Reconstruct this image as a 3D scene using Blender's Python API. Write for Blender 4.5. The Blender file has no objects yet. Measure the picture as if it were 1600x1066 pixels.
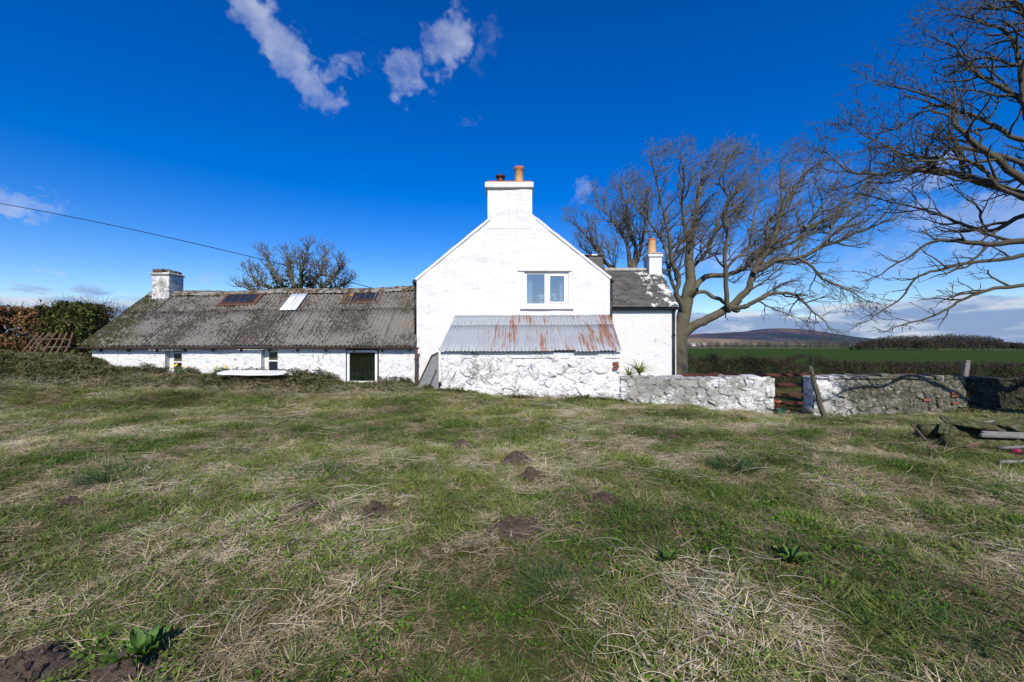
import bpy, bmesh, math, random
import numpy as np
from mathutils import Vector, Matrix, Euler

# ------------------------------------------------------------------ camera, sky, sun, exposure
SC = bpy.context.scene
COL = SC.collection
F_PX, CX, HY = 666.0, 800.0, 537.0          # focal length, centre column and horizon row in photo pixels
EYE = 1.6
cam_d = bpy.data.cameras.new('camera'); cam = bpy.data.objects.new('camera', cam_d); COL.objects.link(cam)
cam_d.sensor_width = 36; cam_d.lens = 36 * F_PX / 1600; cam_d.shift_y = 4 / 1600
cam_d.clip_start = 0.05; cam_d.clip_end = 20000
cam.location = (0, 0, EYE); cam.rotation_euler = (math.radians(90), 0, 0)
SC.camera = cam

SUN_AZ, SUN_EL = math.radians(5), math.radians(38)   # azimuth to the right of straight behind the camera
sun_dir = Vector((math.sin(SUN_AZ) * math.cos(SUN_EL), -math.cos(SUN_AZ) * math.cos(SUN_EL), math.sin(SUN_EL)))  # towards the sun
sd = bpy.data.lights.new('sun', 'SUN'); sun = bpy.data.objects.new('sun', sd); COL.objects.link(sun)
sd.energy = 4.75; sd.angle = math.radians(0.55); sd.color = (1.0, 0.935, 0.81)
sun.rotation_euler = sun_dir.to_track_quat('Z', 'Y').to_euler(); sun.location = (0, -20, 30)

SC.view_settings.view_transform = 'Standard'; SC.view_settings.look = 'None'
SC.view_settings.gamma = 1; SC.view_settings.exposure = 0.04; SC.view_settings.use_curve_mapping = False
SC.cycles.max_bounces = 4; SC.cycles.diffuse_bounces = 2; SC.cycles.glossy_bounces = 3
SC.cycles.transparent_max_bounces = 8; SC.cycles.use_denoising = True; SC.cycles.adaptive_threshold = 0.02
SC.cycles.caustics_reflective = False; SC.cycles.caustics_refractive = False

def pdir(px, py):
    return Vector(((px - CX) / F_PX, 1, (HY - py) / F_PX)).normalized()

class NT:
    """small helper to write node trees"""
    def __init__(s, nt): s.nt = nt; s.n = nt.nodes; s.l = nt.links
    def new(s, t, **kw):
        n = s.n.new(t)
        for k, v in kw.items(): setattr(n, k, v)
        return n
    def set(s, sock, v):
        if v is None: return
        if isinstance(v, bpy.types.NodeSocket): s.l.new(v, sock)
        elif sock.type == 'RGBA' and isinstance(v, (tuple, list)): sock.default_value = (v[0], v[1], v[2], 1)
        else: sock.default_value = v
    def math(s, op, a, b=None, clamp=False):
        n = s.new('ShaderNodeMath', operation=op, use_clamp=clamp); s.set(n.inputs[0], a); s.set(n.inputs[1], b); return n.outputs[0]
    def vmath(s, op, a, b=None, out=0):
        n = s.new('ShaderNodeVectorMath', operation=op); s.set(n.inputs[0], a); s.set(n.inputs[1], b); return n.outputs[out]
    def scale(s, v, f):
        return s.vmath('MULTIPLY', v, tuple(f) if not np.isscalar(f) else (f, f, f))
    def noise(s, v, scale=1, detail=3, rough=0.55, dist=0.0):
        n = s.new('ShaderNodeTexNoise'); s.set(n.inputs['Vector'], v); n.inputs['Scale'].default_value = scale
        n.inputs['Detail'].default_value = detail; n.inputs['Roughness'].default_value = rough; n.inputs['Distortion'].default_value = dist
        return n.outputs['Fac']
    def voro(s, v, scale=1, feature='F1', rand=1.0):
        n = s.new('ShaderNodeTexVoronoi', feature=feature); s.set(n.inputs['Vector'], v); n.inputs['Scale'].default_value = scale
        n.inputs['Randomness'].default_value = rand
        return n.outputs['Distance']
    def rng(s, v, a, b, c=0.0, d=1.0, smooth=True):
        n = s.new('ShaderNodeMapRange', interpolation_type='SMOOTHSTEP' if smooth else 'LINEAR'); n.clamp = True if not smooth else n.clamp
        s.set(n.inputs[0], v)
        for i, k in enumerate((a, b, c, d)): s.set(n.inputs[1 + i], k)
        return n.outputs[0]
    def mix(s, f, a, b):
        n = s.new('ShaderNodeMix', data_type='RGBA'); s.set(n.inputs['Factor'], f); s.set(n.inputs[6], a); s.set(n.inputs[7], b); return n.outputs[2]
    def mul(s, f, a, b):
        n = s.new('ShaderNodeMix', data_type='RGBA', blend_type='MULTIPLY'); s.set(n.inputs['Factor'], f); s.set(n.inputs[6], a); s.set(n.inputs[7], b); return n.outputs[2]
    def ramp(s, f, stops):
        n = s.new('ShaderNodeValToRGB'); s.set(n.inputs[0], f); e = n.color_ramp.elements
        while len(e) < len(stops): e.new(0.5)
        for el, (p, c) in zip(e, stops): el.position = p; el.color = (c[0], c[1], c[2], 1)
        return n.outputs[0]
    def sep(s, v):
        n = s.new('ShaderNodeSeparateXYZ'); s.set(n.inputs[0], v); return n.outputs
    def bump(s, h, strength=0.5, dist=0.02, normal=None):
        n = s.new('ShaderNodeBump'); s.set(n.inputs['Height'], h); n.inputs['Strength'].default_value = strength
        n.inputs['Distance'].default_value = dist; s.set(n.inputs['Normal'], normal); return n.outputs[0]

# world: physical sky with drifting cloud, same sun direction
world = bpy.data.worlds.new('World'); SC.world = world; world.use_nodes = True
wn = NT(world.node_tree); wn.n.clear()
sky = wn.new('ShaderNodeTexSky', sky_type='NISHITA'); sky.sun_disc = False
sky.sun_elevation = SUN_EL; sky.sun_rotation = math.atan2(sun_dir.x, sun_dir.y)
sky.altitude = 300; sky.air_density = 1.0; sky.dust_density = 0.6; sky.ozone_density = 4.0
hs = wn.new('ShaderNodeHueSaturation'); hs.inputs['Hue'].default_value = 0.518; hs.inputs['Saturation'].default_value = 1.45; hs.inputs['Value'].default_value = 1.3
wn.l.new(sky.outputs[0], hs.inputs['Color'])
tc = wn.new('ShaderNodeTexCoord'); D = tc.outputs['Generated']
n_big = wn.noise(wn.scale(D, (1, 1, 1.4)), 11, 9, 0.62, 0.35)
n_fine = wn.noise(wn.scale(D, (1, 1, 1.2)), 30, 8, 0.65, 0.5)
cloud = None
def ncol(scale, det, amp):
    n = wn.new('ShaderNodeTexNoise'); wn.l.new(D, n.inputs['Vector']); n.inputs['Scale'].default_value = scale; n.inputs['Detail'].default_value = det; n.inputs['Roughness'].default_value = .6
    return wn.scale(wn.vmath('SUBTRACT', n.outputs['Color'], (.5, .5, .5)), amp)
DW = wn.vmath('ADD', wn.vmath('ADD', D, ncol(7, 4, .16)), ncol(24, 5, .10))
BLOBS = [(395, 25, 95, 26, 24, 1.0), (455, 85, 75, 40, 42, 1.0), (505, 140, 38, 24, 38, .8), (545, 105, 42, 15, 12, .7), (690, 70, 42, 42, -50, 1.0),
         (630, 120, 38, 30, -60, .9), (755, 92, 16, 50, 15, .35), (570, 85, 55, 14, 40, .3), (30, 320, 60, 24, 5, .75), (100, 340, 60, 12, 8, .5), (90, 432, 24, 7, 0, .6),
         (225, 455, 45, 24, -20, .75), (310, 452, 45, 12, 0, .6), (720, 182, 24, 6, 0, .3), (918, 298, 26, 20, 0, .7), (1160, 215, 45, 12, 0, .4),
         (1110, 400, 90, 40, 10, .5), (1560, 345, 110, 55, -8, .95), (1440, 275, 80, 30, -15, .7), (1240, 300, 70, 30, -20, .45), (1330, 420, 120, 30, 0, .5), (335, 60, 20, 8, 0, .3)]
for (px, py, rx, ry, ang, st) in BLOBS:
    c = pdir(px, py); right = c.cross(Vector((0, 0, 1))).normalized(); up = right.cross(c).normalized()
    a = math.radians(ang); ax = right * math.cos(a) - up * math.sin(a); ay = right * math.sin(a) + up * math.cos(a)
    foc = 1.0 / (math.hypot(px - CX, HY - py, F_PX)) * (F_PX / math.hypot(px - CX, HY - py, F_PX)) ** 0.3
    dd = wn.vmath('SUBTRACT', DW, tuple(c))
    u = wn.vmath('DOT_PRODUCT', dd, tuple(ax / (rx * .88 * foc)), 1); v = wn.vmath('DOT_PRODUCT', dd, tuple(ay / (ry * .88 * foc)), 1)
    w_ = wn.vmath('DOT_PRODUCT', dd, tuple(c * 3), 1)
    r2 = wn.math('ADD', wn.math('ADD', wn.math('MULTIPLY', u, u), wn.math('MULTIPLY', v, v)), wn.math('MULTIPLY', w_, w_))
    m = wn.math('MULTIPLY', wn.rng(r2, 2.6, 0.0), st)
    cloud = m if cloud is None else wn.math('MAXIMUM', cloud, m)
nn = wn.math('ADD', wn.math('MULTIPLY', n_big, 0.7), wn.math('MULTIPLY', n_fine, 0.3))
blob = wn.rng(wn.math('ADD', cloud, wn.math('MULTIPLY', wn.math('SUBTRACT', nn, 0.5), 3.2)), 0.12, 1.6)
blob = wn.math('MULTIPLY', blob, wn.rng(cloud, 0.0, 0.55))
dz = wn.sep(D)[2]
band_n = wn.noise(wn.scale(D, (1, 1, 4.6)), 5.2, 9, 0.6, 0.3)
band = wn.math('MULTIPLY', wn.rng(wn.math('ADD', band_n, wn.rng(dz, 0.02, 0.125, 0.20, -0.30)), 0.44, 0.56), wn.rng(dz, 0.15, 0.06))
shade_n = wn.noise(wn.scale(D, (1, 1, 4.5)), 8, 8, 0.6, 0.3)
c_blob = wn.mix(wn.rng(wn.noise(D, 16, 5, 0.55), 0.3, 0.75), (3.4, 4.0, 5.7), (6.0, 6.4, 7.6))
c_band = wn.mix(wn.rng(shade_n, 0.42, 0.66), (1.9, 2.8, 5.0), (5.6, 6.1, 7.0))
skyc = wn.mix(wn.math('MULTIPLY', band, 0.92), hs.outputs[0], c_band)
skyc = wn.mix(wn.math('MULTIPLY', blob, 0.64), skyc, c_blob)
bg = wn.new('ShaderNodeBackground'); wn.l.new(skyc, bg.inputs[0]); bg.inputs[1].default_value = 0.115
world.cycles.sampling_method = 'MANUAL'; world.cycles.sample_map_resolution = 512
wo = wn.new('ShaderNodeOutputWorld'); wn.l.new(bg.outputs[0], wo.inputs[0])

# ------------------------------------------------------------------ helpers
RS = np.random.default_rng(7)
random.seed(7)
def P(px, py, Y):
    return np.array(((px - CX) / F_PX * Y, Y, EYE + (HY - py) / F_PX * Y))

def mesh_np(name, V, F, mats, smooth=False, attr=None):
    V = np.asarray(V, np.float32).reshape(-1, 3)
    me = bpy.data.meshes.new(name)
    if isinstance(F, np.ndarray):
        k = F.shape[1]; n = len(F)
        me.vertices.add(len(V)); me.vertices.foreach_set('co', V.ravel())
        me.loops.add(n * k); me.loops.foreach_set('vertex_index', F.astype(np.int32).ravel())
        me.polygons.add(n); me.polygons.foreach_set('loop_start', np.arange(0, n * k, k, dtype=np.int32))
        me.update(calc_edges=True)
    else:
        me.from_pydata([tuple(map(float, v)) for v in V], [], F); me.update()
    if smooth: me.polygons.foreach_set('use_smooth', np.ones(len(me.polygons), bool))
    for m in (mats if isinstance(mats, (list, tuple)) else [mats]): me.materials.append(m)
    if attr is not None:
        for an, av in attr.items():
            at = me.attributes.new(an, 'FLOAT', 'POINT'); at.data.foreach_set('value', np.asarray(av, np.float32))
    me.validate()
    return me

def tag(o, label=None, cat=None, group=None, kind=None):
    if label: o['label'] = label
    if cat: o['category'] = cat
    if group: o['group'] = group
    if kind: o['kind'] = kind
    return o

def thing(name, loc, label, cat, group=None):
    o = bpy.data.objects.new(name, None); COL.objects.link(o); o.location = tuple(loc); o.empty_display_size = 0.3
    return tag(o, label, cat, group, 'thing' if cat == 'wall' else None)

ORG = {}
def origin(o):
    return np.array(o.location) + (origin(o.parent) if o.parent else 0)

def obj(name, me, parent=None, loc=None):
    """link a mesh whose vertices are in world space (or local to loc)"""
    o = bpy.data.objects.new(name, me); COL.objects.link(o)
    wl = np.array(loc if loc is not None else (0, 0, 0), float)
    if parent is not None:
        o.parent = parent; o.location = tuple(wl - origin(parent))
    else: o.location = tuple(wl)
    return o

class MB:
    def __init__(s): s.v = []; s.f = []
    def add(s, V, F):
        b = len(s.v); s.v += [tuple(map(float, p)) for p in V]; s.f += [[i + b for i in q] for q in F]; return s
    def box(s, c, size, rot=None, jit=0.0):
        hx, hy, hz = size[0] / 2, size[1] / 2, size[2] / 2
        V = np.array([(x, y, z) for z in (-hz, hz) for y in (-hy, hy) for x in (-hx, hx)])
        if jit: V = V + RS.normal(0, jit, V.shape)
        if rot is not None: V = V @ np.array(rot.to_3x3() if hasattr(rot, 'to_3x3') else rot).T
        return s.add(V + np.array(c), [[0, 2, 3, 1], [4, 5, 7, 6], [0, 1, 5, 4], [2, 6, 7, 3], [0, 4, 6, 2], [1, 3, 7, 5]])
    def span(s, a, b):
        a = np.array(a, float); b = np.array(b, float); return s.box((a + b) / 2, np.abs(b - a))
    def tube(s, pts, rad, n=8, cap=True):
        V, F = tube_arrays(np.array(pts, float), np.atleast_1d(rad) * np.ones(len(pts)), n)
        b = len(s.v); s.v += [tuple(p) for p in V]; s.f += [[int(i) + b for i in q] for q in F]
        if cap:
            s.f.append([b + i for i in range(n)][::-1]); e = b + n * (len(pts) - 1); s.f.append([e + i for i in range(n)])
        return s
    def lathe(s, c, prof, n=16):
        V = []; F = []
        for r, z in prof:
            for k in range(n):
                a = 2 * math.pi * k / n; V.append((c[0] + r * math.cos(a), c[1] + r * math.sin(a), c[2] + z))
        for i in range(len(prof) - 1):
            for k in range(n):
                F.append([i * n + k, i * n + (k + 1) % n, (i + 1) * n + (k + 1) % n, (i + 1) * n + k])
        return s.add(V, F)
    def quad(s, a, b, c, d): return s.add([a, b, c, d], [[0, 1, 2, 3]])
    def prism(s, poly, d):
        """polygon (list of 3-D points) extruded along vector d"""
        n = len(poly); d = np.array(d, float); A = [np.array(p, float) for p in poly]
        return s.add(A + [p + d for p in A], [list(range(n))[::-1], list(range(n, 2 * n))] + [[i, (i + 1) % n, n + (i + 1) % n, n + i] for i in range(n)])
    def mesh(s, name, mat, smooth=False, bevel=0.0, seg=1):
        me = bpy.data.meshes.new(name); me.from_pydata(s.v, [], s.f); me.update()
        bm = bmesh.new(); bm.from_mesh(me)
        bmesh.ops.recalc_face_normals(bm, faces=bm.faces)
        if bevel:
            bmesh.ops.bevel(bm, geom=[e for e in bm.edges if e.is_manifold and e.calc_face_angle(0) > 0.6], offset=bevel, segments=seg, affect='EDGES', clamp_overlap=True)
        bm.to_mesh(me); bm.free()
        if smooth: me.polygons.foreach_set('use_smooth', np.ones(len(me.polygons), bool))
        for m in (mat if isinstance(mat, (list, tuple)) else [mat]): me.materials.append(m)
        return me
    def build(s, name, mat, parent=None, smooth=False, bevel=0.0, seg=1):
        return obj(name, s.mesh(name, mat, smooth, bevel, seg), parent)

def tube_arrays(p, r, n):
    k = len(p); t = np.gradient(p, axis=0); t /= np.linalg.norm(t, axis=1, keepdims=True) + 1e-9
    ref = np.eye(3)[int(np.argmin(np.abs(t).max(0)))]
    u = np.cross(t, ref); u /= np.linalg.norm(u, axis=1, keepdims=True) + 1e-9
    if n >= 7:                                   # carry one frame along the tube
        for i in range(1, k):
            v = u[i - 1] - (u[i - 1] @ t[i]) * t[i]; u[i] = v / (np.linalg.norm(v) + 1e-9)
    w = np.cross(t, u)
    a = np.arange(n) * 2 * np.pi / n
    ring = u[:, None, :] * np.cos(a)[None, :, None] + w[:, None, :] * np.sin(a)[None, :, None]
    V = (p[:, None, :] + ring * r[:, None, None]).reshape(-1, 3)
    i = np.arange(k - 1)[:, None] * n; j = np.arange(n)[None, :]; j2 = (j + 1) % n
    F = np.stack([i + j, i + j2, i + n + j2, i + n + j], -1).reshape(-1, 4)
    return V, F

# value noise
_perm = np.random.default_rng(3).random(65536)
def vnoise(x, y, seed=0):
    x = np.asarray(x, float); y = np.asarray(y, float)
    xi = np.floor(x).astype(np.int64); yi = np.floor(y).astype(np.int64); fx = x - xi; fy = y - yi
    fx = fx * fx * (3 - 2 * fx); fy = fy * fy * (3 - 2 * fy)
    def h(i, j): return _perm[((i * 73856093) ^ (j * 19349663) ^ (seed * 83492791)) & 65535]
    return (h(xi, yi) * (1 - fx) + h(xi + 1, yi) * fx) * (1 - fy) + (h(xi, yi + 1) * (1 - fx) + h(xi + 1, yi + 1) * fx) * fy
def fbm(x, y, oct=4, seed=0):
    s = 0; a = 0.5; t = 0
    for o in range(oct):
        s = s + a * vnoise(np.asarray(x) * 2 ** o, np.asarray(y) * 2 ** o, seed + o); t += a; a *= 0.5
    return s / t
def sstep(a, b, x):
    t = np.clip((np.asarray(x, float) - a) / (b - a), 0, 1); return t * t * (3 - 2 * t)

# ------------------------------------------------------------------ ground heights
CTRL = [(x, y, 0.0) for x in (-16, -12, -8, -5, -2, 0, 2, 5, 8, 12, 16) for y in (-4, 0, 4, 7)]
CTRL += [(x, 9.6, z) for x, z in ((-16, .05), (-12, .02), (-8, 0), (-4, 0), (0, 0), (4, -.05), (8, -.2), (12, -.18), (16, -.15))]
CTRL += [(-2.2, 12, .24), (-1, 12, .14), (0, 12, .06), (1.5, 12, .0), (3, 12, -.06), (4.5, 12, -.16), (6, 12, -.3), (7.4, 12, -.42), (8.3, 12, -.5), (10, 12, -.42), (12.7, 12, -.28), (16, 12, -.2), (22, 12, -.2)]
CTRL += [(-3.4, 12, .12), (-6, 12, .16), (-9, 12, .26), (-12, 12, .36), (-15, 12, .42), (-20, 12, .45)]
CTRL += [(-3.4, 14.1, .2), (-5, 14.1, .25), (-7, 14.1, .45), (-9, 14.1, .48), (-11.3, 14.1, .5), (-12.7, 14.1, .72), (-14, 14.1, 1.02), (-16, 14.1, 1.15), (-20, 14.1, 1.25)]
CTRL += [(-20, 17, 1.5), (-14, 17, 1.3), (-8, 17, .5), (0, 16, .1), (4, 13.4, -.1), (6, 13.6, -.4), (8, 13.5, -.6), (8, 16, -.85), (6, 16, -.7), (12, 14, -.75), (12, 17, -.9), (18, 15, -.9),
         (8, 20, -.9), (14, 22, -.9), (20, 22, -.95), (28, 22, -1), (0, 22, 0), (-8, 22, .4), (-16, 22, 1.0), (28, 14, -.4), (-28, 12, .5), (-28, 20, 1.2)]
CTRL = np.array(CTRL)
def gz(x, y):
    x = np.atleast_1d(np.asarray(x, float)); y = np.atleast_1d(np.asarray(y, float))
    shp = x.shape; X = x.ravel(); Y = y.ravel(); out = np.empty(len(X))
    for i in range(0, len(X), 40000):
        d2 = (X[i:i + 40000, None] - CTRL[None, :, 0]) ** 2 + ((Y[i:i + 40000, None] - CTRL[None, :, 1]) * 1.25) ** 2
        w = 1 / (d2 + 0.12) ** 2.2
        out[i:i + 40000] = (w * CTRL[None, :, 2]).sum(1) / w.sum(1)
    far = np.where(Y > 0, -1.0 - np.clip((Y - 26) / 274, 0, 1) * 3.0, 0)
    b = sstep(24, 36, np.hypot(X, Y)); out = out * (1 - b) + far * b
    near = 1 - b
    out = out + near * ((fbm(X * .9, Y * .9, 3, 11) - .5) * 0.10 + (fbm(X * 2.7, Y * 2.7, 3, 15) - .5) * 0.085)
    return out.reshape(shp)
def g1(x, y): return float(gz([x], [y])[0])
def ground_px(px, py):
    """point on the ground seen at a photo pixel"""
    Y = 1.5
    d = np.array(((px - CX) / F_PX, 1, (HY - py) / F_PX)); ys = np.linspace(1.2, 40, 1600)
    z = EYE + d[2] * ys; h = gz(d[0] * ys, ys); k = int(np.argmax(z <= h))
    return np.array((d[0] * ys[k], ys[k], h[k]))

# ------------------------------------------------------------------ materials
def material(name):
    m = bpy.data.materials.new(name); m.use_nodes = True; t = NT(m.node_tree); t.n.clear()
    o = t.new('ShaderNodeOutputMaterial'); b = t.new('ShaderNodeBsdfPrincipled'); t.l.new(b.outputs[0], o.inputs[0])
    b.inputs['Specular IOR Level'].default_value = 0.3
    g = t.new('ShaderNodeNewGeometry'); return m, t, b, g.outputs['Position']
def fin(t, b, col, rough=0.8, normal=None, metal=0.0):
    t.set(b.inputs['Base Color'], col); t.set(b.inputs['Roughness'], rough); t.set(b.inputs['Normal'], normal); t.set(b.inputs['Metallic'], metal)
M = {}
def plain(name, col, rough=0.7, metal=0.0, var=0.25, scale=6, bump=0.0, stretch=(1, 1, 1)):
    m, t, b, p = material(name); pn = t.scale(p, stretch)
    n = t.noise(pn, scale, 5, 0.6); c = t.mul(1.0, col, t.ramp(n, [(0.25, (1 - var,) * 3), (0.75, (1 + var,) * 3)]))
    nr = t.bump(t.noise(pn, scale * 5, 4), bump, 0.01) if bump else None
    fin(t, b, c, rough, nr, metal); M[name] = m; return m

def whitewash(name, dirt=0.0, lichen=0.0, course=1.0, base=(0.745, 0.745, 0.74), mossx=None, brick=False, bumps=1.0, crackk=.75, algae=None, streak=0.0):
    m, t, b, p = material(name)
    ps = t.scale(p, (1, 1, 1.7))
    big = t.noise(ps, 2.2, 5, 0.6, 0.4); mid = t.noise(t.scale(p, (1, 1, 2.0)), 7, 5, 0.6, 0.3); fine = t.noise(p, 38, 4, 0.6)
    c = t.mix(t.rng(mid, 0.35, 0.75), tuple(x * 0.93 for x in base), base)
    c = t.mix(t.math('MULTIPLY', t.rng(t.noise(p, 0.8, 6, 0.65), 0.52, 0.75), 0.35), c, (0.66, 0.63, 0.56))
    # thin worn lines along the coursing where the limewash has come off
    vl = t.voro(t.vmath('ADD', t.scale(p, (2.2, 2.2, 5.2)), t.scale(t.new('ShaderNodeTexNoise').outputs['Color'], 0.0)), 1.0, 'DISTANCE_TO_EDGE')
    crack = t.math('MULTIPLY', t.rng(vl, 0.05, 0.0), t.rng(t.noise(p, 3.1, 6, 0.7), 0.56 - 0.10 * dirt, 0.66))
    c = t.mix(t.math('MULTIPLY', crack, crackk), c, (0.22, 0.21, 0.19))
    if dirt:
        d1 = t.rng(t.noise(t.scale(p, (1, 1, 1.5)), 9, 8, 0.72, 0.6), 0.60 - 0.09 * dirt, 0.70 - 0.06 * dirt)
        c = t.mix(t.math('MULTIPLY', d1, 0.75), c, (0.16, 0.155, 0.13))
    if lichen:
        l1 = t.rng(t.math('ADD', t.math('MULTIPLY', t.noise(p, 1.3, 6, 0.65, 0.3), 0.6), t.math('MULTIPLY', t.noise(p, 14, 6, 0.7, 0.5), 0.4)), 0.60 - 0.12 * lichen, 0.68 - 0.10 * lichen)
        c = t.mix(t.math('MULTIPLY', l1, 0.88), c, t.mix(t.noise(p, 17, 5, 0.7), (0.10, 0.10, 0.085), (0.36, 0.35, 0.31)))
        c = t.mix(t.math('MULTIPLY', t.rng(t.noise(p, 4.3, 5, 0.6), 0.66, 0.74), 0.6), c, (0.22, 0.19, 0.08))
    if mossx:
        x = t.sep(p)[0]
        mx = t.rng(t.math('ADD', t.math('ADD', x, t.math('MULTIPLY', t.noise(p, 1.7, 7, 0.7, 0.4), 4.4)), t.math('MULTIPLY', t.noise(p, 12, 5, 0.7), 2.4)), mossx[0] + 2.6, mossx[1] + 3.6)
        mc = t.ramp(t.noise(p, 9, 8, 0.75), [(0.34, (0.022, 0.024, 0.014)), (0.47, (0.055, 0.058, 0.027)), (0.54, (0.11, 0.10, 0.075)), (0.62, (0.26, 0.25, 0.22)), (0.72, (0.46, 0.45, 0.41))])
        c = t.mix(t.math('MULTIPLY', mx, 0.95), c, mc)
    if algae is not None:
        zz = t.sep(p)[2]
        c = t.mix(t.math('MULTIPLY', t.rng(t.math('ADD', zz, t.math('MULTIPLY', t.noise(p, 5, 6, .7), .7)), algae + .33, algae + .12), .7), c, t.mix(t.noise(p, 18, 4), (.07, .075, .03), (.22, .20, .13)))
    if streak:
        st = t.rng(t.noise(t.scale(p, (5.5, 5.5, .45)), 1, 6, .7), .52, .70); c = t.mix(t.math('MULTIPLY', st, streak), c, (.50, .49, .45))
        c = t.mix(t.math('MULTIPLY', t.rng(t.noise(t.scale(p, (1.6, 1.6, 4.6)), 1.3, 8, .75, 1.2), .60, .70), streak * 1.7), c, (.42, .41, .38))
    h = t.math('ADD', t.math('MULTIPLY', big, 0.55), t.math('ADD', t.math('MULTIPLY', mid, 0.35), t.math('MULTIPLY', fine, 0.10)))
    if brick:
        br = t.new('ShaderNodeTexBrick'); xz = t.sep(p); cb = t.new('ShaderNodeCombineXYZ'); t.l.new(xz[0], cb.inputs[0]); t.l.new(xz[2], cb.inputs[1])
        t.l.new(cb.outputs[0], br.inputs['Vector']); br.inputs['Scale'].default_value = 1; br.inputs['Brick Width'].default_value = 0.23; br.inputs['Row Height'].default_value = 0.078
        br.inputs['Mortar Size'].default_value = 0.008; br.inputs['Mortar Smooth'].default_value = 0.6
        h = t.math('SUBTRACT', t.math('MULTIPLY', h, 0.35), t.math('MULTIPLY', br.outputs['Fac'], 0.16))
    fin(t, b, c, 0.9, t.bump(h, 0.8 * bumps, 0.06)); M[name] = m; return m

whitewash('whitewash_gable', dirt=0.0, bumps=.8, crackk=.35, streak=.26)
whitewash('whitewash_brick', brick=True, bumps=.6)
whitewash('whitewash_wing', dirt=0.75, bumps=1.0)
whitewash('whitewash_boulder', dirt=0.7, lichen=0.62, bumps=.9, algae=.25)
whitewash('whitewash_lichen', dirt=1.4, lichen=1.35, bumps=.8)
whitewash('whitewash_mossy', dirt=0.9, lichen=0.8, mossx=(8.8, 9.5), bumps=.9)
whitewash('whitewash_stack', dirt=1.3, lichen=1.0, bumps=.8)
def shaded_stone():  # dark mossy stone, with shade from the near tree painted into its colour
    m, t, b, p = material('shaded_mossy_stone'); n = t.noise(p, 9, 8, .74)
    fin(t, b, t.ramp(n, [(.34, (.010, .011, .008)), (.48, (.030, .030, .018)), (.58, (.055, .05, .034)), (.70, (.20, .19, .16))]), 1.0, t.bump(t.noise(p, 22, 6), .9, .04)); M['shaded_mossy_stone'] = m
shaded_stone()
plain('paint_white', (0.80, 0.80, 0.80), 0.35, var=0.03)
plain('old_white_paint', (0.70, 0.70, 0.68), 0.6, var=0.2, scale=9)
plain('black_iron', (0.02, 0.021, 0.024), 0.45, var=0.3)
plain('brown_iron', (0.075, 0.05, 0.042), 0.75, var=0.45, scale=9)
plain('rusty_flashing', (0.115, 0.055, 0.038), 0.8, var=0.45, scale=12)
plain('buff_clay', (0.55, 0.33, 0.16), 0.8, var=0.18, scale=8)
plain('terracotta', (0.42, 0.14, 0.06), 0.8, var=0.25, scale=9)
plain('brick_red', (0.22, 0.085, 0.05), 0.9, var=0.4, scale=14, bump=.3)
plain('cowl_metal', (0.09, 0.055, 0.045), 0.5, var=0.5, scale=16, metal=.5)
plain('cement', (0.36, 0.34, 0.30), 0.9, var=0.4, scale=11, bump=.4)
plain('red_fence', (0.085, 0.030, 0.020), 0.75, var=0.3, scale=5, stretch=(1, 6, 6))
plain('grey_timber', (0.21, 0.20, 0.185), 0.9, var=0.45, scale=9, stretch=(1, 8, 8), bump=.5)
plain('old_post', (0.095, 0.082, 0.055), 0.9, var=0.5, scale=9, stretch=(3, 3, 1), bump=.5)
plain('dark_timber', (0.035, 0.03, 0.026), 0.8, var=0.3, scale=6, stretch=(8, 1, 1))
plain('dead_wood', (0.14, 0.085, 0.06), 0.9, var=0.35)
def mossy():
    m, t, b, p = material('mossy_log'); n = t.noise(p, 11, 7, .7)
    fin(t, b, t.ramp(n, [(.3, (.012, .011, .008)), (.45, (.050, .052, .018)), (.55, (.085, .085, .032)), (.68, (.16, .15, .12))]), 1.0, t.bump(t.noise(p, 30, 5), .8, .03)); M['mossy_log'] = m
mossy()
plain('curtain_cloth', (0.62, 0.64, 0.66), 0.9, var=0.06)
plain('room_plaster', (0.30, 0.31, 0.33), 0.9, var=0.05)
plain('petal_white', (0.8, 0.8, 0.76), 0.7, var=0.1)
plain('petal_yellow', (0.85, 0.62, 0.02), 0.6, var=0.1)
plain('leaf_blade', (0.05, 0.11, 0.035), 0.5, var=0.3)
plain('cordyline_leaf', (0.22, 0.24, 0.05), 0.5, var=0.4, scale=20)
plain('dock_leaf', (0.06, 0.125, 0.02), 0.6, var=0.35, scale=25)
plain('green_plastic', (0.02, 0.09, 0.06), 0.5, var=0.2)
plain('yellow_clay', (0.30, 0.16, 0.035), 0.8, var=0.3)
plain('pink_plastic', (0.30, 0.025, 0.08), 0.4, var=0.2, scale=30)
plain('clear_sheet', (0.62, 0.65, 0.70), 0.35, var=0.12, scale=5)
plain('asbestos_panel', (0.30, 0.30, 0.29), 0.9, var=0.3, scale=8, bump=.3)
plain('cable_black', (0.012, 0.012, 0.013), 0.6)
plain('far_white', (0.7, 0.7, 0.68), 0.8)
plain('door_plank', (0.055, 0.065, 0.055), .7, var=.5, scale=3, stretch=(5, 5, 1))
plain('lap_shadow_strip', (0.024, 0.022, 0.015), 1.0, var=.5, scale=14)  # dark colour of the added shadow strips at the sheet laps
plain('soil', (0.085, 0.062, 0.046), 1.0, var=0.55, scale=22, bump=1.0)

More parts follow.
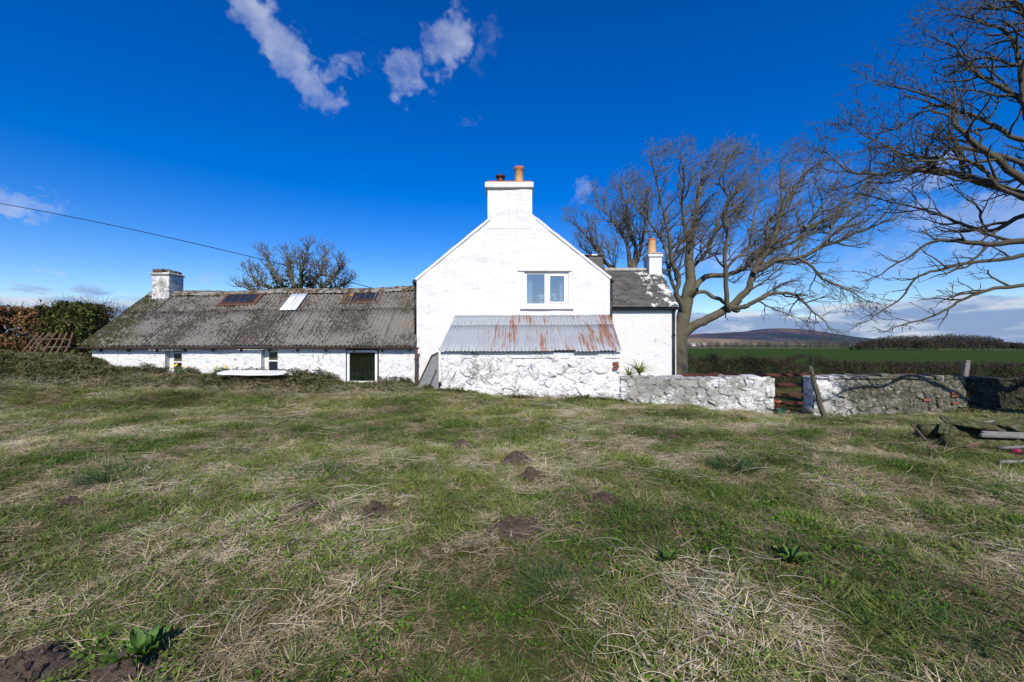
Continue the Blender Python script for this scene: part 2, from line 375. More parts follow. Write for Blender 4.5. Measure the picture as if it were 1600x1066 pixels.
def asbestos():
    m, t, b, p = material('asbestos_roof')
    x = t.sep(p)
    base = t.mix(t.noise(p, 5, 6, 0.7), (0.145, 0.130, 0.113), (0.29, 0.265, 0.232))
    pm = t.scale(p, (1.0, 0.45, 0.45))
    m1 = t.rng(t.math('ADD', t.math('MULTIPLY', t.noise(p, 0.5, 3, 0.6), 0.42), t.math('MULTIPLY', t.noise(pm, 21, 5, 0.7), 0.58)), 0.482, 0.545)
    c = t.mix(t.math('MULTIPLY', m1, 0.92), base, t.mix(t.noise(p, 7, 5, 0.7), (0.030, 0.026, 0.020), (0.085, 0.066, 0.050)))
    # moss creeping in from the left end of the roof
    lm = t.rng(t.math('ADD', x[0], t.math('MULTIPLY', t.noise(p, 1.3, 6, 0.65), 5.5)), -9.7, -11.2)
    c = t.mix(t.math('MULTIPLY', lm, t.rng(t.noise(p, 6, 6, 0.7), 0.40, 0.52)), c, (0.045, 0.048, 0.014))
    c = t.mix(t.math('MULTIPLY', t.rng(t.noise(pm, 26, 3, 0.6), 0.62, 0.70), 0.5), c, (0.42, 0.40, 0.36))
    fin(t, b, c, 0.95, t.bump(t.math('ADD', t.noise(p, 60, 4), t.math('MULTIPLY', m1, 0.7)), 0.6, 0.02)); M['asbestos_roof'] = m
asbestos()
def moss_ridge():
    m, t, b, p = material('mossy_ridge')
    n = t.noise(p, 5, 7, 0.7)
    c = t.ramp(n, [(0.36, (0.05, 0.042, 0.02)), (0.47, (0.10, 0.07, 0.035)), (0.55, (0.26, 0.245, 0.22)), (0.7, (0.34, 0.32, 0.29))])
    fin(t, b, c, 1.0, t.bump(t.noise(p, 30, 5), 0.9, 0.04)); M['mossy_ridge'] = m
moss_ridge()
def iron():
    m, t, b, p = material('rusting_corrugated_iron')
    x = t.sep(p)
    pc = t.scale(p, (13.0, 0.4, 0.4)); big = t.scale(p, (2.0, 0.40, 0.40))
    n = t.math('ADD', t.math('MULTIPLY', t.noise(big, 1.25, 4, 0.6), 0.40), t.math('ADD', t.math('MULTIPLY', t.noise(pc, 1.6, 4, 0.65), 0.48), t.math('MULTIPLY', t.noise(p, 14, 5, 0.7), 0.12)))
    edge = t.rng(x[0], 2.55, 3.15, -0.02, 0.045)
    bare = t.rng(x[0], -1.7, -0.2, -0.10, 0.0)
    r = t.rng(t.math('ADD', t.math('ADD', n, edge), bare), 0.498, 0.548)
    zinc = t.mix(t.noise(pc, 1.1, 5, 0.6), (0.29, 0.31, 0.335), (0.45, 0.475, 0.505))
    zinc = t.mix(t.math('MULTIPLY', t.rng(t.noise(pc, 2.7, 5, 0.7), 0.55, 0.72), 0.5), zinc, (0.22, 0.22, 0.20))
    rust = t.mix(t.noise(p, 16, 5, 0.65), (0.19, 0.075, 0.034), (0.40, 0.17, 0.075))
    c = t.mix(t.math('MULTIPLY', r, 0.92), zinc, rust)
    fin(t, b, c, 0.62, t.bump(t.noise(p, 50, 3), 0.15, 0.01), 0.15); M['rusting_corrugated_iron'] = m
iron()
def slate():
    m, t, b, p = material('slate')
    v = t.new('ShaderNodeTexVoronoi'); t.set(v.inputs['Vector'], t.scale(p, (3.6, 5.5, 5.5))); v.inputs['Scale'].default_value = 1
    c = t.mix(t.sep(v.outputs['Color'])[0], (0.060, 0.058, 0.056), (0.125, 0.12, 0.113))
    c = t.mix(t.math('MULTIPLY', t.noise(p, 9, 5, 0.7), 0.35), c, (0.10, 0.095, 0.08))
    x = t.sep(p)
    li = t.math('ADD', t.math('ADD', t.math('MULTIPLY', t.noise(p, 3.2, 6, 0.62), 0.75), t.math('MULTIPLY', t.noise(p, 17, 4, 0.6), 0.25)), t.rng(x[0], 3.6, 6.1, -0.045, 0.10))
    c = t.mix(t.rng(li, 0.605, 0.64), c, (0.62, 0.61, 0.57))
    fin(t, b, c, 0.75, t.bump(t.noise(p, 40, 4), 0.3, 0.01)); M['slate'] = m
slate()
def glass(name, fac, tint=(1, 1, 1)):
    m = bpy.data.materials.new(name); m.use_nodes = True; t = NT(m.node_tree); t.n.clear()
    o = t.new('ShaderNodeOutputMaterial'); mx = t.new('ShaderNodeMixShader'); tr = t.new('ShaderNodeBsdfTransparent'); gl = t.new('ShaderNodeBsdfGlossy')
    tr.inputs[0].default_value = (*tint, 1); gl.inputs['Roughness'].default_value = 0.02; gl.inputs['Color'].default_value = (1, 1, 1, 1)
    lw = t.new('ShaderNodeLayerWeight'); lw.inputs[0].default_value = 0.35
    t.set(mx.inputs[0], t.math('ADD', t.math('MULTIPLY', lw.outputs['Fresnel'], 0.7), fac, True)); t.l.new(tr.outputs[0], mx.inputs[1]); t.l.new(gl.outputs[0], mx.inputs[2]); t.l.new(mx.outputs[0], o.inputs[0])
    M[name] = m
glass('window_glass', 0.17, (.7, .78, .85)); glass('dark_glass', 0.04, (.62, .68, .64)); glass('skylight_glass', 0.10, (.4, .45, .5))
def bark(name, a, bb, green=0.3):
    m, t, b, p = material(name)
    n = t.noise(t.scale(p, (1, 1, 0.35)), 9, 6, 0.7)
    c = t.mix(n, a, bb); c = t.mix(t.math('MULTIPLY', t.rng(t.noise(p, 2.1, 5, 0.65), 0.48, 0.66), green), c, (0.085, 0.095, 0.04))
    fin(t, b, c, 0.95, t.bump(t.noise(t.scale(p, (1, 1, 0.3)), 22, 5), 0.7, 0.04)); M[name] = m
bark('bark', (0.035, 0.031, 0.022), (0.20, 0.178, 0.13), 0.55); bark('twig_bark', (0.075, 0.064, 0.042), (0.21, 0.18, 0.125), 0.1)
bark('near_bark', (0.035, 0.03, 0.023), (0.125, 0.11, 0.082), 0.4)

def leafmat(name, stops, scale=3.0, rough=0.55, rnd=0.5):
    """foliage: colour from a position noise and a per-leaf attribute"""
    m, t, b, p = material(name)
    at = t.new('ShaderNodeAttribute'); at.attribute_name = 'leaf'
    f = t.math('ADD', t.math('MULTIPLY', t.noise(p, scale, 4, 0.6), 1 - rnd), t.math('MULTIPLY', at.outputs['Fac'], rnd))
    c = t.ramp(f, stops); fin(t, b, c, rough); b.inputs['Specular IOR Level'].default_value = 0.1
    M[name] = m
leafmat('hedge_leaf', [(0.30, (0.022, 0.030, 0.008)), (0.50, (0.055, 0.075, 0.018)), (0.72, (0.105, 0.115, 0.030)), (0.9, (0.16, 0.11, 0.05))], 1.5)
leafmat('beech_leaf', [(0.26, (0.035, 0.038, 0.012)), (0.44, (0.075, 0.062, 0.022)), (0.55, (0.19, 0.095, 0.045)), (0.82, (0.30, 0.16, 0.085))], 1.1, rnd=.4)
leafmat('hawthorn_twig', [(0.25, (0.030, 0.024, 0.018)), (0.6, (0.065, 0.052, 0.036)), (0.85, (0.09, 0.085, 0.04))], 0.6)
leafmat('wood_twig', [(0.25, (0.036, 0.032, 0.024)), (0.6, (0.065, 0.056, 0.042)), (0.9, (0.10, 0.09, 0.066))], 0.05)
leafmat('pale_wood_twig', [(0.25, (0.085, 0.085, 0.075)), (0.6, (0.12, 0.115, 0.10)), (0.9, (0.16, 0.155, 0.135))], 0.03)
leafmat('ivy_leaf', [(0.25, (0.018, 0.032, 0.010)), (0.55, (0.04, 0.065, 0.02)), (0.8, (0.085, 0.095, 0.035))], 2.0)

def blade(name, stops, patch=1.1, rnd=0.45):
    m, t, b, p = material(name)
    at = t.new('ShaderNodeAttribute'); at.attribute_name = 'leaf'
    it = t.new('ShaderNodeAttribute'); it.attribute_type = 'INSTANCER'; it.attribute_name = 'tint'
    f = t.math('ADD', t.math('MULTIPLY', it.outputs['Fac'], 1 - rnd), t.math('MULTIPLY', at.outputs['Fac'], rnd))
    c = t.ramp(f, stops)
    fin(t, b, c, 0.6); M[name] = m
    b.inputs['Specular IOR Level'].default_value = 0.08
blade('grass_green', [(0.12, (0.040, 0.076, 0.016)), (0.40, (0.096, 0.142, 0.032)), (0.66, (0.180, 0.210, 0.054)), (0.95, (0.33, 0.31, 0.11))])
blade('grass_straw', [(0.10, (0.14, 0.098, 0.054)), (0.42, (0.345, 0.268, 0.155)), (0.72, (0.54, 0.445, 0.28)), (0.95, (0.74, 0.65, 0.46))])
blade('clover_green', [(0.15, (0.045, 0.095, 0.008)), (0.5, (0.085, 0.165, 0.014)), (0.9, (0.15, 0.23, 0.03))])
blade('stalk_straw', [(0.10, (0.36, 0.30, 0.20)), (0.6, (0.56, 0.49, 0.36)), (0.95, (0.74, 0.68, 0.55))])
blade('bank_leaf', [(0.12, (0.038, 0.046, 0.016)), (0.42, (0.080, 0.100, 0.034)), (0.62, (0.145, 0.145, 0.058)), (0.85, (0.30, 0.21, 0.12))], rnd=.6)

def ground_mat():
    m, t, b, p = material('ground')
    x = t.sep(p)
    n1 = t.noise(p, 0.9, 6, 0.62, 0.3); n2 = t.noise(p, 9, 6, 0.7); n3 = t.noise(t.scale(p, (1, 1, 1)), 45, 4, 0.7)
    lawn = t.ramp(t.math('ADD', t.math('MULTIPLY', n1, 0.55), t.math('MULTIPLY', n2, 0.45)), [(0.34, (0.060, 0.078, 0.018)), (0.47, (0.105, 0.108, 0.034)), (0.55, (0.16, 0.130, 0.062)), (0.68, (0.22, 0.18, 0.095))])
    lawn = t.mul(0.8, lawn, t.ramp(n3, [(0.3, (0.25, 0.25, 0.25)), (0.7, (0.9, 0.9, 0.9))]))
    crop = t.mix(t.noise(t.scale(p, (1, 1, 0)), 0.25, 6, 0.6), (0.030, 0.056, 0.016), (0.046, 0.078, 0.024))
    far = t.ramp(t.noise(t.scale(p, (1, 1, 0)), 0.0042, 4, 0.5), [(0.42, (0.035, 0.070, 0.022)), (0.50, (0.05, 0.08, 0.03)), (0.56, (0.17, 0.14, 0.085)), (0.64, (0.06, 0.09, 0.035))])
    c = t.mix(t.rng(x[1], 24.5, 26.5), lawn, crop)
    c = t.mix(t.rng(x[1], 330, 380), c, far)
    fin(t, b, c, 1.0, t.bump(t.math('ADD', n2, n3), 0.6, 0.03)); b.inputs['Specular IOR Level'].default_value = 0.0; M['ground'] = m
ground_mat()
def hill_mat(name, cols, sc):
    m, t, b, p = material(name)
    c = t.ramp(t.noise(t.scale(p, (1, 0.5, 3)), sc, 7, 0.65, 0.4), cols)
    fin(t, b, c, 1.0); b.inputs['Specular IOR Level'].default_value = 0.0; M[name] = m
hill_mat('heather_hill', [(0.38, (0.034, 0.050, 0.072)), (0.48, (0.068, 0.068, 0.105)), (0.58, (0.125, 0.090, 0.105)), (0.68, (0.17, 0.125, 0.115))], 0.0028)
hill_mat('tawny_hill', [(0.34, (0.10, 0.085, 0.06)), (0.5, (0.24, 0.185, 0.13)), (0.7, (0.31, 0.25, 0.17))], 0.004)

# ------------------------------------------------------------------ the ground sheet, hills
def axis(near0, near1, step, far, grow=1.22):
    a = list(np.arange(near0, near1 + 1e-6, step)); s = step
    while a[-1] < far: s *= grow; a.append(a[-1] + s)
    s = step; lo = []
    v = near0
    while v > -far: s *= grow; v -= s; lo.append(v)
    return np.array(lo[::-1] + a)
gx = axis(-22, 22, 0.16, 9000); gy = axis(-1, 18, 0.16, 9000)
GX, GY = np.meshgrid(gx, gy); GZ = gz(GX, GY)
nx, ny = len(gx), len(gy)
ii, jj = np.meshgrid(np.arange(nx - 1), np.arange(ny - 1)); k0 = (jj * nx + ii).ravel()
tag(obj('ground', mesh_np('ground', np.stack([GX, GY, GZ], -1).reshape(-1, 3), np.stack([k0, k0 + 1, k0 + nx + 1, k0 + nx], -1), M['ground'], True)), kind='structure')

def hill(name, prof, Y, depth, mat, amp, seed):
    px = np.array([a for a, _ in prof], float); py = np.array([b for _, b in prof], float)
    xs = np.linspace(px[0], px[-1], 420); top = EYE + (HY - np.interp(xs, px, py)) / F_PX * Y; top = top + (fbm(xs * .03, xs * 0, 4, seed) - .5) * amp * 2
    rows = np.linspace(-1, 1, 17); V = []
    for r in rows:
        X = (xs - CX) / F_PX * Y; s = np.cos(r * np.pi / 2) ** 1.3
        z = -8 + (top + 8) * s + (fbm(X * .004, r * 3 + X * 0, 4, seed + 3) - .5) * amp * s * (1 - s) * 6
        V.append(np.stack([X, np.full_like(X, Y + r * depth), z], -1))
    n = len(xs); V = np.concatenate(V); i, j = np.meshgrid(np.arange(n - 1), np.arange(len(rows) - 1)); k = (j * n + i).ravel()
    return tag(obj(name, mesh_np(name, V, np.stack([k, k + 1, k + n + 1, k + n], -1), mat, True)), kind='structure')
hill('hills', [(-900, 538), (0, 536), (600, 533), (950, 527), (1060, 525), (1090, 521.5), (1140, 520), (1178, 516), (1202, 513.5), (1226, 519.5), (1250, 528), (1300, 532), (1335, 535), (1420, 538), (1600, 540), (2400, 541)], 3600, 1300, M['heather_hill'], 9, 21)
hill('foothills', [(-900, 541), (700, 541), (1000, 533), (1085, 528.5), (1130, 529.5), (1190, 534), (1230, 538), (1280, 541), (1500, 543), (2400, 543)], 2000, 420, M['tawny_hill'], 3, 35)

# ------------------------------------------------------------------ walls with openings
def wall_grid(x0, x1, z0, z1, Y, step, holes=(), cuts=(), amp=0.02, seed=1, str_=(1.6, 4.2)):
    """front face of a rubble wall at depth Y, uneven like limewashed stone; cuts are (point, normal) half planes removed"""
    def lines(a, b, marks):
        L = sorted(set([a, b] + [m for m in marks if a < m < b])); out = []
        for p, q in zip(L[:-1], L[1:]): out += list(np.linspace(p, q, max(2, int(math.ceil((q - p) / step)) + 1))[:-1])
        return np.array(out + [b])
    xs = lines(x0, x1, [h[0] for h in holes] + [h[1] for h in holes]); zs = lines(z0, z1, [h[2] for h in holes] + [h[3] for h in holes])
    bm = bmesh.new(); G = [[bm.verts.new((x, Y, z)) for x in xs] for z in zs]
    for j in range(len(zs) - 1):
        for i in range(len(xs) - 1):
            cx, cz = (xs[i] + xs[i + 1]) / 2, (zs[j] + zs[j + 1]) / 2
            if any(h[0] < cx < h[1] and h[2] < cz < h[3] for h in holes): continue
            bm.faces.new((G[j][i], G[j][i + 1], G[j + 1][i + 1], G[j + 1][i]))
    for co, no in cuts:
        bmesh.ops.bisect_plane(bm, geom=bm.verts[:] + bm.edges[:] + bm.faces[:], plane_co=co, plane_no=no, clear_outer=True)
    bmesh.ops.delete(bm, geom=[v for v in bm.verts if not v.link_faces], context='VERTS')
    for v in bm.verts:
        x, z = v.co.x, v.co.z
        wx_ = x + .25 * float(vnoise(x * 2.1, z * 2.3, seed + 4)); wz_ = z + .14 * float(vnoise(x * 1.7 + 9, z * 2.9, seed + 5))
        d = (float(fbm(wx_ * str_[0], wz_ * str_[1], 4, seed)) - .5) * 2.2 * amp
        if any(h[0] - .01 <= x <= h[1] + .01 and h[2] - .01 <= z <= h[3] + .01 for h in holes): d *= 0.2
        v.co.y -= d
    for f in bm.faces: f.smooth = True
    me = bpy.data.meshes.new('wall'); bm.to_mesh(me); bm.free(); return me
def reveal(mb, h, Y, depth):
    x0, x1, z0, z1 = h; e = 0.03
    mb.quad((x0, Y - e * 0, z0), (x0, Y + depth, z0), (x0, Y + depth, z1), (x0, Y, z1)); mb.quad((x1, Y, z0), (x1, Y, z1), (x1, Y + depth, z1), (x1, Y + depth, z0))
    mb.quad((x0, Y, z1), (x0, Y + depth, z1), (x1, Y + depth, z1), (x1, Y, z1)); mb.quad((x0, Y, z0), (x1, Y, z0), (x1, Y + depth, z0), (x0, Y + depth, z0))
def downpipe(parent, mat, x, y, z0, z1, r=0.04, top=None):
    mb = MB(); pts = ([top] if top else []) + [(x, y, z1), (x, y, z0)]
    mb.tube(pts, r, 8)
    o = mb.build('downpipe', mat, parent, True)
    for k in range(2):
        z = z0 + (z1 - z0) * (0.3 + .45 * k); MB().tube([(x, y, z - .03), (x, y, z + .03)], r * 1.35, 8).build('pipe_collar', mat, o)
    return o
def gutter(parent, mat, x0, x1, y, z, r=0.055, sag=0.0, ends=True):
    """half-round gutter along x"""
    xs = np.linspace(x0, x1, 24); a = np.linspace(math.pi, 2 * math.pi, 7); V = []; F = []
    for i, x in enumerate(xs):
        dz = -sag * math.sin(i / 23 * math.pi * 2.3)
        for rr in (r, r - .008):
            for q in a: V.append((x, y + rr * math.cos(q), z + dz + rr * math.sin(q)))
    for i in range(len(xs) - 1):
        for q in range(6):
            b0 = i * 14 + q; F.append([b0, b0 + 1, b0 + 15, b0 + 14]); b1 = b0 + 7; F.append([b1, b1 + 14, b1 + 15, b1 + 1])
        F.append([i * 14, i * 14 + 14, i * 14 + 21, i * 14 + 7]); F.append([i * 14 + 6, i * 14 + 13, i * 14 + 27, i * 14 + 20])
    for b in (0, (len(xs) - 1) * 14):
        F.append([b + q for q in range(7)])
    mb = MB(); mb.add(V, F); return mb.build('gutter', mat, parent, False)

# ------------------------------------------------------------------ the cottage (gable end)
GYP = 14.3; S = GYP / F_PX
XL, XR = -3.20, 3.285; ZL, ZR = 3.81, 3.86; XA = 0.03; ZA = 6.46
cottage = thing('cottage', (0.04, GYP, 0.0), 'tall white limewashed stone cottage with steep gable and chimney facing the field', 'cottage')
WH = (0.41, 1.90, 2.86, 4.02)                 # gable window opening
nl = Vector((-(ZA - ZL), 0, XA - XL)).normalized(); nr = Vector((ZA - ZR, 0, XR - XA)).normalized()
obj('gable_wall', wall_grid(XL, XR, -0.4, ZA, GYP, 0.07, [WH], [((XL, 0, ZL), nl), ((XR, 0, ZR), nr)], 0.030, 5, (1.9, 3.4)), cottage).data.materials.append(M['whitewash_gable'])
mb = MB(); reveal(mb, WH, GYP, 0.22); mb.build('window_reveal', M['whitewash_gable'], cottage)
for nm, xa in (('side_wall', XL), ('side_wall', XR)):
    MB().span((xa - .001 if xa < 0 else xa - .25, GYP + .012, -.8), (xa + .25 if xa < 0 else xa + .001, 22.0, 3.78)).build(nm, M['whitewash_gable'], cottage)
MB().prism([(XL, 22.0, -.8), (XR, 22.0, -.8), (XR, 22.0, ZR - .05), (XA, 22.0, ZA - .05), (XL, 22.0, ZL - .05)], (0, .3, 0)).build('back_wall', M['whitewash_gable'], cottage)
for xa, za in ((XL - .16, ZL - .10), (XR + .16, ZR - .10)):
    MB().prism([(xa, GYP + .28, za), (XA, GYP + .28, ZA + .02), (XA, GYP + .28, ZA + .10), (xa, GYP + .28, za + .08)], (0, 8.1, 0)).build('roof_slope', M['slate'], cottage)
# skew copings along the gable
for xa, za, sg in ((XL, ZL, -1), (XR, ZR, 1)):
    d = np.array((XA - xa, 0, ZA - za)); L = np.linalg.norm(d); d /= L; nrm = np.array((-d[2], 0, d[0])) * (1 if sg < 0 else -1)
    a = np.array((xa, GYP - .035, za)) - d * .07; b_ = np.array((xa, 0, za)) + d * (L - 1.02); b_[1] = GYP - .035
    n_ = 14; prev = None
    mbk = MB(); pts = [a + (b_ - a) * k / n_ for k in range(n_ + 1)]
    poly = [p + nrm * (.012 + RS.normal(0, .006)) for p in pts][::-1]
    low = [p - nrm * .075 for p in pts]
    mbk.prism(low + poly, (0, .34, 0)).build('skew_coping', M['whitewash_gable'], cottage, bevel=.008)
# chimney
cx0, cx1 = -0.82, 0.675
ch = obj('chimney_stack', wall_grid(cx0, cx1, 5.45, 6.82, GYP - .007, 0.07, (), (), 0.030, 5, (1.9, 3.4)), cottage); ch.data.materials.append(M['whitewash_gable'])
MB().span((cx0 + .006, GYP + .03, 5.2), (cx1 - .006, GYP + .72, 6.815)).build('stack_body', M['whitewash_gable'], ch, bevel=.012)
MB().span((cx0 - .085, GYP - .10, 6.81), (cx1 + .045, GYP + .80, 6.995)).build('chimney_cap', M['whitewash_gable'], ch, bevel=.015)
MB().span((cx0 - .03, GYP - .04, 6.99), (cx1 - .02, GYP + .74, 7.055)).build('cement_flaunching', M['terracotta'], ch, bevel=.025)
mb = MB(); c0 = (0.24, GYP + .34, 7.03)
mb.lathe(c0, [(.165, 0), (.163, .04), (.15, .07), (.147, .52), (.17, .53), (.17, .60), (.145, .61), (.115, .605), (.11, .3)], 20); mb.build('chimney_pot', M['buff_clay'], ch, True)
MB().lathe(c0, [(.171, .535), (.174, .545), (.174, .615), (.15, .622), (.12, .612)], 20).build('pot_rim', M['terracotta'], ch, True)
c0 = (-0.40, GYP + .34, 7.03)
cw = MB().lathe(c0, [(.15, 0), (.145, .1), (.12, .12), (.12, .17)], 18).build('flue_cowl', M['cement'], ch, True)
MB().lathe(c0, [(.155, .115), (.16, .15), (.12, .165), (.12, .25), (.165, .255), (.172, .30), (.16, .335), (.05, .355), (0.001, .36)], 18).build('cowl_hood', M['cowl_metal'], cw, True)
# gable window
win = MB()
wx0, wx1, wz0, wz1 = WH; wy = GYP + .055
def frame(mb, x0, x1, z0, z1, y, w, d):
    mb.span((x0, y, z0), (x0 + w, y + d, z1)); mb.span((x1 - w, y, z0), (x1, y + d, z1))
    mb.span((x0 + w, y + .001, z0), (x1 - w, y + d - .001, z0 + w)); mb.span((x0 + w, y + .001, z1 - w), (x1 - w, y + d - .001, z1)); return mb
frame(win, wx0 - .0, wx1 + .0, wz0, wz1, wy, .085, .09)
window = win.build('window', M['paint_white'], cottage)
xm = 1.17
MB().span((xm - .075, wy + .006, wz0 + .085), (xm + .045, wy + .08, wz1 - .085)).build('mullion', M['paint_white'], window, bevel=.006)
frame(MB(), xm + .048, wx1 - .088, wz0 + .088, wz1 - .088, wy - .02, .06, .06).build('sash_frame', M['paint_white'], window)
MB().span((wx0 + .085, wy + .045, wz0 + .085), (xm - .075, wy + .055, wz1 - .085)).build('pane', M['window_glass'], window)
MB().span((xm + .108, wy + .025, wz0 + .148), (wx1 - .148, wy + .035, wz1 - .148)).build('pane', M['window_glass'], window)
MB().span((wx0 - .13, GYP - .085, wz0 - .115), (wx1 + .16, GYP + .12, wz0 - .004)).build('window_sill', M['whitewash_gable'], cottage, bevel=.012)
MB().span((wx0 - .22, GYP - .05, wz1 + .004), (wx1 + .10, GYP + .16, wz1 + .165)).build('lintel', M['whitewash_gable'], cottage, bevel=.01)
MB().span((wx0 - 1.2, GYP + 1.9, wz0 - 1.2), (wx1 + .6, GYP + 1.95, wz1 + .6)).build('room_wall', M['room_plaster'], cottage)
# eaves hardware
MB().lathe((XL - .085, GYP + .16, ZL - .26), [(.03, -.03), (.05, .0), (.08, .12), (.085, .2), (.07, .2), (.0, .1)], 10).build('hopper', M['black_iron'], cottage, True)
downpipe(cottage, M['black_iron'], XL - .075, GYP + .16, 1.95, ZL - .25, .042)
downpipe(cottage, M['black_iron'], XR + .062, GYP + .10, 1.4, ZR - .20, .045)
MB().tube([(XR + .11, GYP + .05, ZR - .16), (XR + .11, 21.9, ZR - .16)], .055, 8).build('gutter', M['black_iron'], cottage, True)
MB().tube([(XL - .11, GYP + .05, ZL - .16), (XL - .11, 21.9, ZL - .16)], .055, 8).build('gutter', M['black_iron'], cottage, True)
# wall-head dormer on the far slope, seen over the gable line
dr = MB().prism([(2.2, 17.25, 5.14), (2.2, 16.35, 4.3), (2.2, 18.15, 4.3)], (1.42, 0, 0)).build('dormer_roof', M['slate'], cottage)
for k in range(4):
    MB().box((2.80 + k * .26, 17.25, 5.17), (.24, .22, .07)).build('ridge_tile', M['whitewash_gable'] if k % 2 == 0 else M['slate'], dr, bevel=.02)

# things standing inside the gable window
def curtain(x0, x1, y, z0, z1, label):
    n = 40; xs = np.linspace(x0, x1, n); V = []; 
    for z in (z0, z1):
        for i, x in enumerate(xs): V.append((x, y + .022 * math.sin(i * 1.1) * (1.0 if z == z0 else .7), z))
    F = [[i, i + 1, n + i + 1, n + i] for i in range(n - 1)]
    o = MB().add(V, F).build('curtain', M['curtain_cloth'], None, True); tag(o, label, 'curtain', 'curtains in the gable window'); return o
curtain(wx0 + .05, wx0 + .29, wy + .24, wz0 - .35, wz1 + .05, 'pale curtain hanging at the left edge of the gable window')
curtain(wx1 - .27, wx1 - .04, wy + .24, wz0 - .35, wz1 + .05, 'pale curtain hanging at the right edge of the gable window')
def bouquet(x, y, z, label, seed):
    r = np.random.default_rng(seed); t = thing('flower_vase', (x, y, z), label, 'flowers', 'white flowers behind the gable window')
    MB().lathe((x, y, z), [(.04, 0), (.055, .05), (.05, .13), (.032, .16), (.04, .18)], 12).build('vase', M['paint_white'], t, True)
    for k in range(9):
        a = r.uniform(0, 6.28); rr = r.uniform(0.02, .14); hx, hy, hz = x + rr * math.cos(a), y + rr * .6 * math.sin(a), z + r.uniform(.24, .40)
        MB().tube([(x, y, z + .15), ((x + hx) / 2, (y + hy) / 2, z + .24), (hx, hy, hz)], .004, 4).build('stem', M['leaf_blade'], t)
        V = []; F = []
        for q in range(7):
            b = q * 6.283 / 7; s = .048
            c = np.array((math.cos(b), 0, math.sin(b))); n_ = np.array((-math.sin(b), 0, math.cos(b)))
            o = np.array((hx, hy, hz)); V += [o, o + c * s * .6 + n_ * s * .33 + (0, -.012, 0), o + c * s + (0, -.02, 0), o + c * s * .6 - n_ * s * .33 + (0, -.012, 0)]; F.append([q * 4, q * 4 + 1, q * 4 + 2, q * 4 + 3])
        MB().add(V, F).build('blossom', M['petal_white'], t)
bouquet(wx0 + .60, wy + .20, wz0 + .02, 'white flowers in a vase behind the left pane of the gable window', 3)
bouquet(wx0 + .97, wy + .20, wz0 + .02, 'white flowers in a vase behind the right pane of the gable window', 4)
MB().span((wx0, wy + .095, wz0 - .03), (wx1, GYP + .42, wz0 + .02)).build('inner_sill', M['paint_white'], cottage)

# ------------------------------------------------------------------ corrugated sheet
def corrugated(p0, u, sdir, n, width, length, period, amp, phase=0.0, rows=2, per=8, thick=0.008, warp=0.0, seed=0):
    """sheet from p0 spanning width along u and length along sdir, waves along u, offset along n"""
    k = int(round(width / period * per)) + 1; us = np.linspace(0, width, k); ss = np.linspace(0, length, rows)
    U, SS = np.meshgrid(us, ss); w = amp * np.cos((U + phase) / period * 2 * np.pi)
    w = w + warp * (fbm(U * 2.0 + seed * 7.1, SS * 1.5 + seed * 3.3, 2, 5) - .5)
    p0, u, sdir, n = (np.array(a, float) for a in (p0, u, sdir, n))
    T = p0 + U[..., None] * u + SS[..., None] * sdir + w[..., None] * n
    V = np.concatenate([T.reshape(-1, 3), (T - thick * n).reshape(-1, 3)]); m = rows * k
    F = []
    for j in range(rows - 1):
        for i in range(k - 1):
            a = j * k + i; F.append([a, a + 1, a + k + 1, a + k]); F.append([m + a, m + a + k, m + a + k + 1, m + a + 1])
    for i in range(k - 1):
        F.append([i, m + i, m + i + 1, i + 1]); a = (rows - 1) * k + i; F.append([a, a + 1, m + a + 1, m + a])
    for j in range(rows - 1):
        a = j * k; F.append([a, a + k, m + a + k, m + a]); a = j * k + k - 1; F.append([a, m + a, m + a + k, a + k])
    return V, F

# ------------------------------------------------------------------ the long low wing
WY = 14.15
wing = thing('farm_outbuilding', (-8.6, 16.6, 0.6), 'long low white outbuilding with mossy grey corrugated roof left of the gable', 'outbuilding')
H1 = (-11.52, -10.96, .40, 1.345); H2 = (-8.33, -7.78, .50, 1.39); H3 = (-5.52, -4.42, .26, 1.44)
WX0, WX1 = -13.95, XL - .004
o = obj('front_wall', wall_grid(WX0, WX1, -.3, 1.60, WY, .06, [H1, H2, H3], (), .03, 17, (2.2, 4.0)), wing); o.data.materials.append(M['whitewash_wing'])
mb = MB(); 
for h in (H1, H2, H3): reveal(mb, h, WY, .30)
mb.build('opening_reveals', M['whitewash_wing'], wing)['kind'] = 'stuff'
RY, EZ, EY = 16.66, 1.537, 13.98
def ridge_z(x): return 3.50 + (x + 14.1) / 10.9 * .23 + .025 * math.sin(x * 1.3)
MB().prism([(WX0, WY + .02, -.3), (WX0, 19.2, -.3), (WX0, 19.2, 1.5), (WX0, RY, 3.4), (WX0, WY + .02, 1.55)], (.4, 0, 0)).build('end_wall', M['whitewash_wing'], wing)
MB().span((WX0 + .41, 19.0, -.3), (WX1, 19.2, 1.5)).build('back_wall', M['whitewash_wing'], wing)
# roof sheets: two courses of eleven columns, each sheet lapping the next
def roof_frame(x):
    a = np.array((x, EY, EZ)); b = np.array((x, RY, ridge_z(x))); return a, b
ncol = 11; xs = np.linspace(-14.1, WX1, ncol + 1)
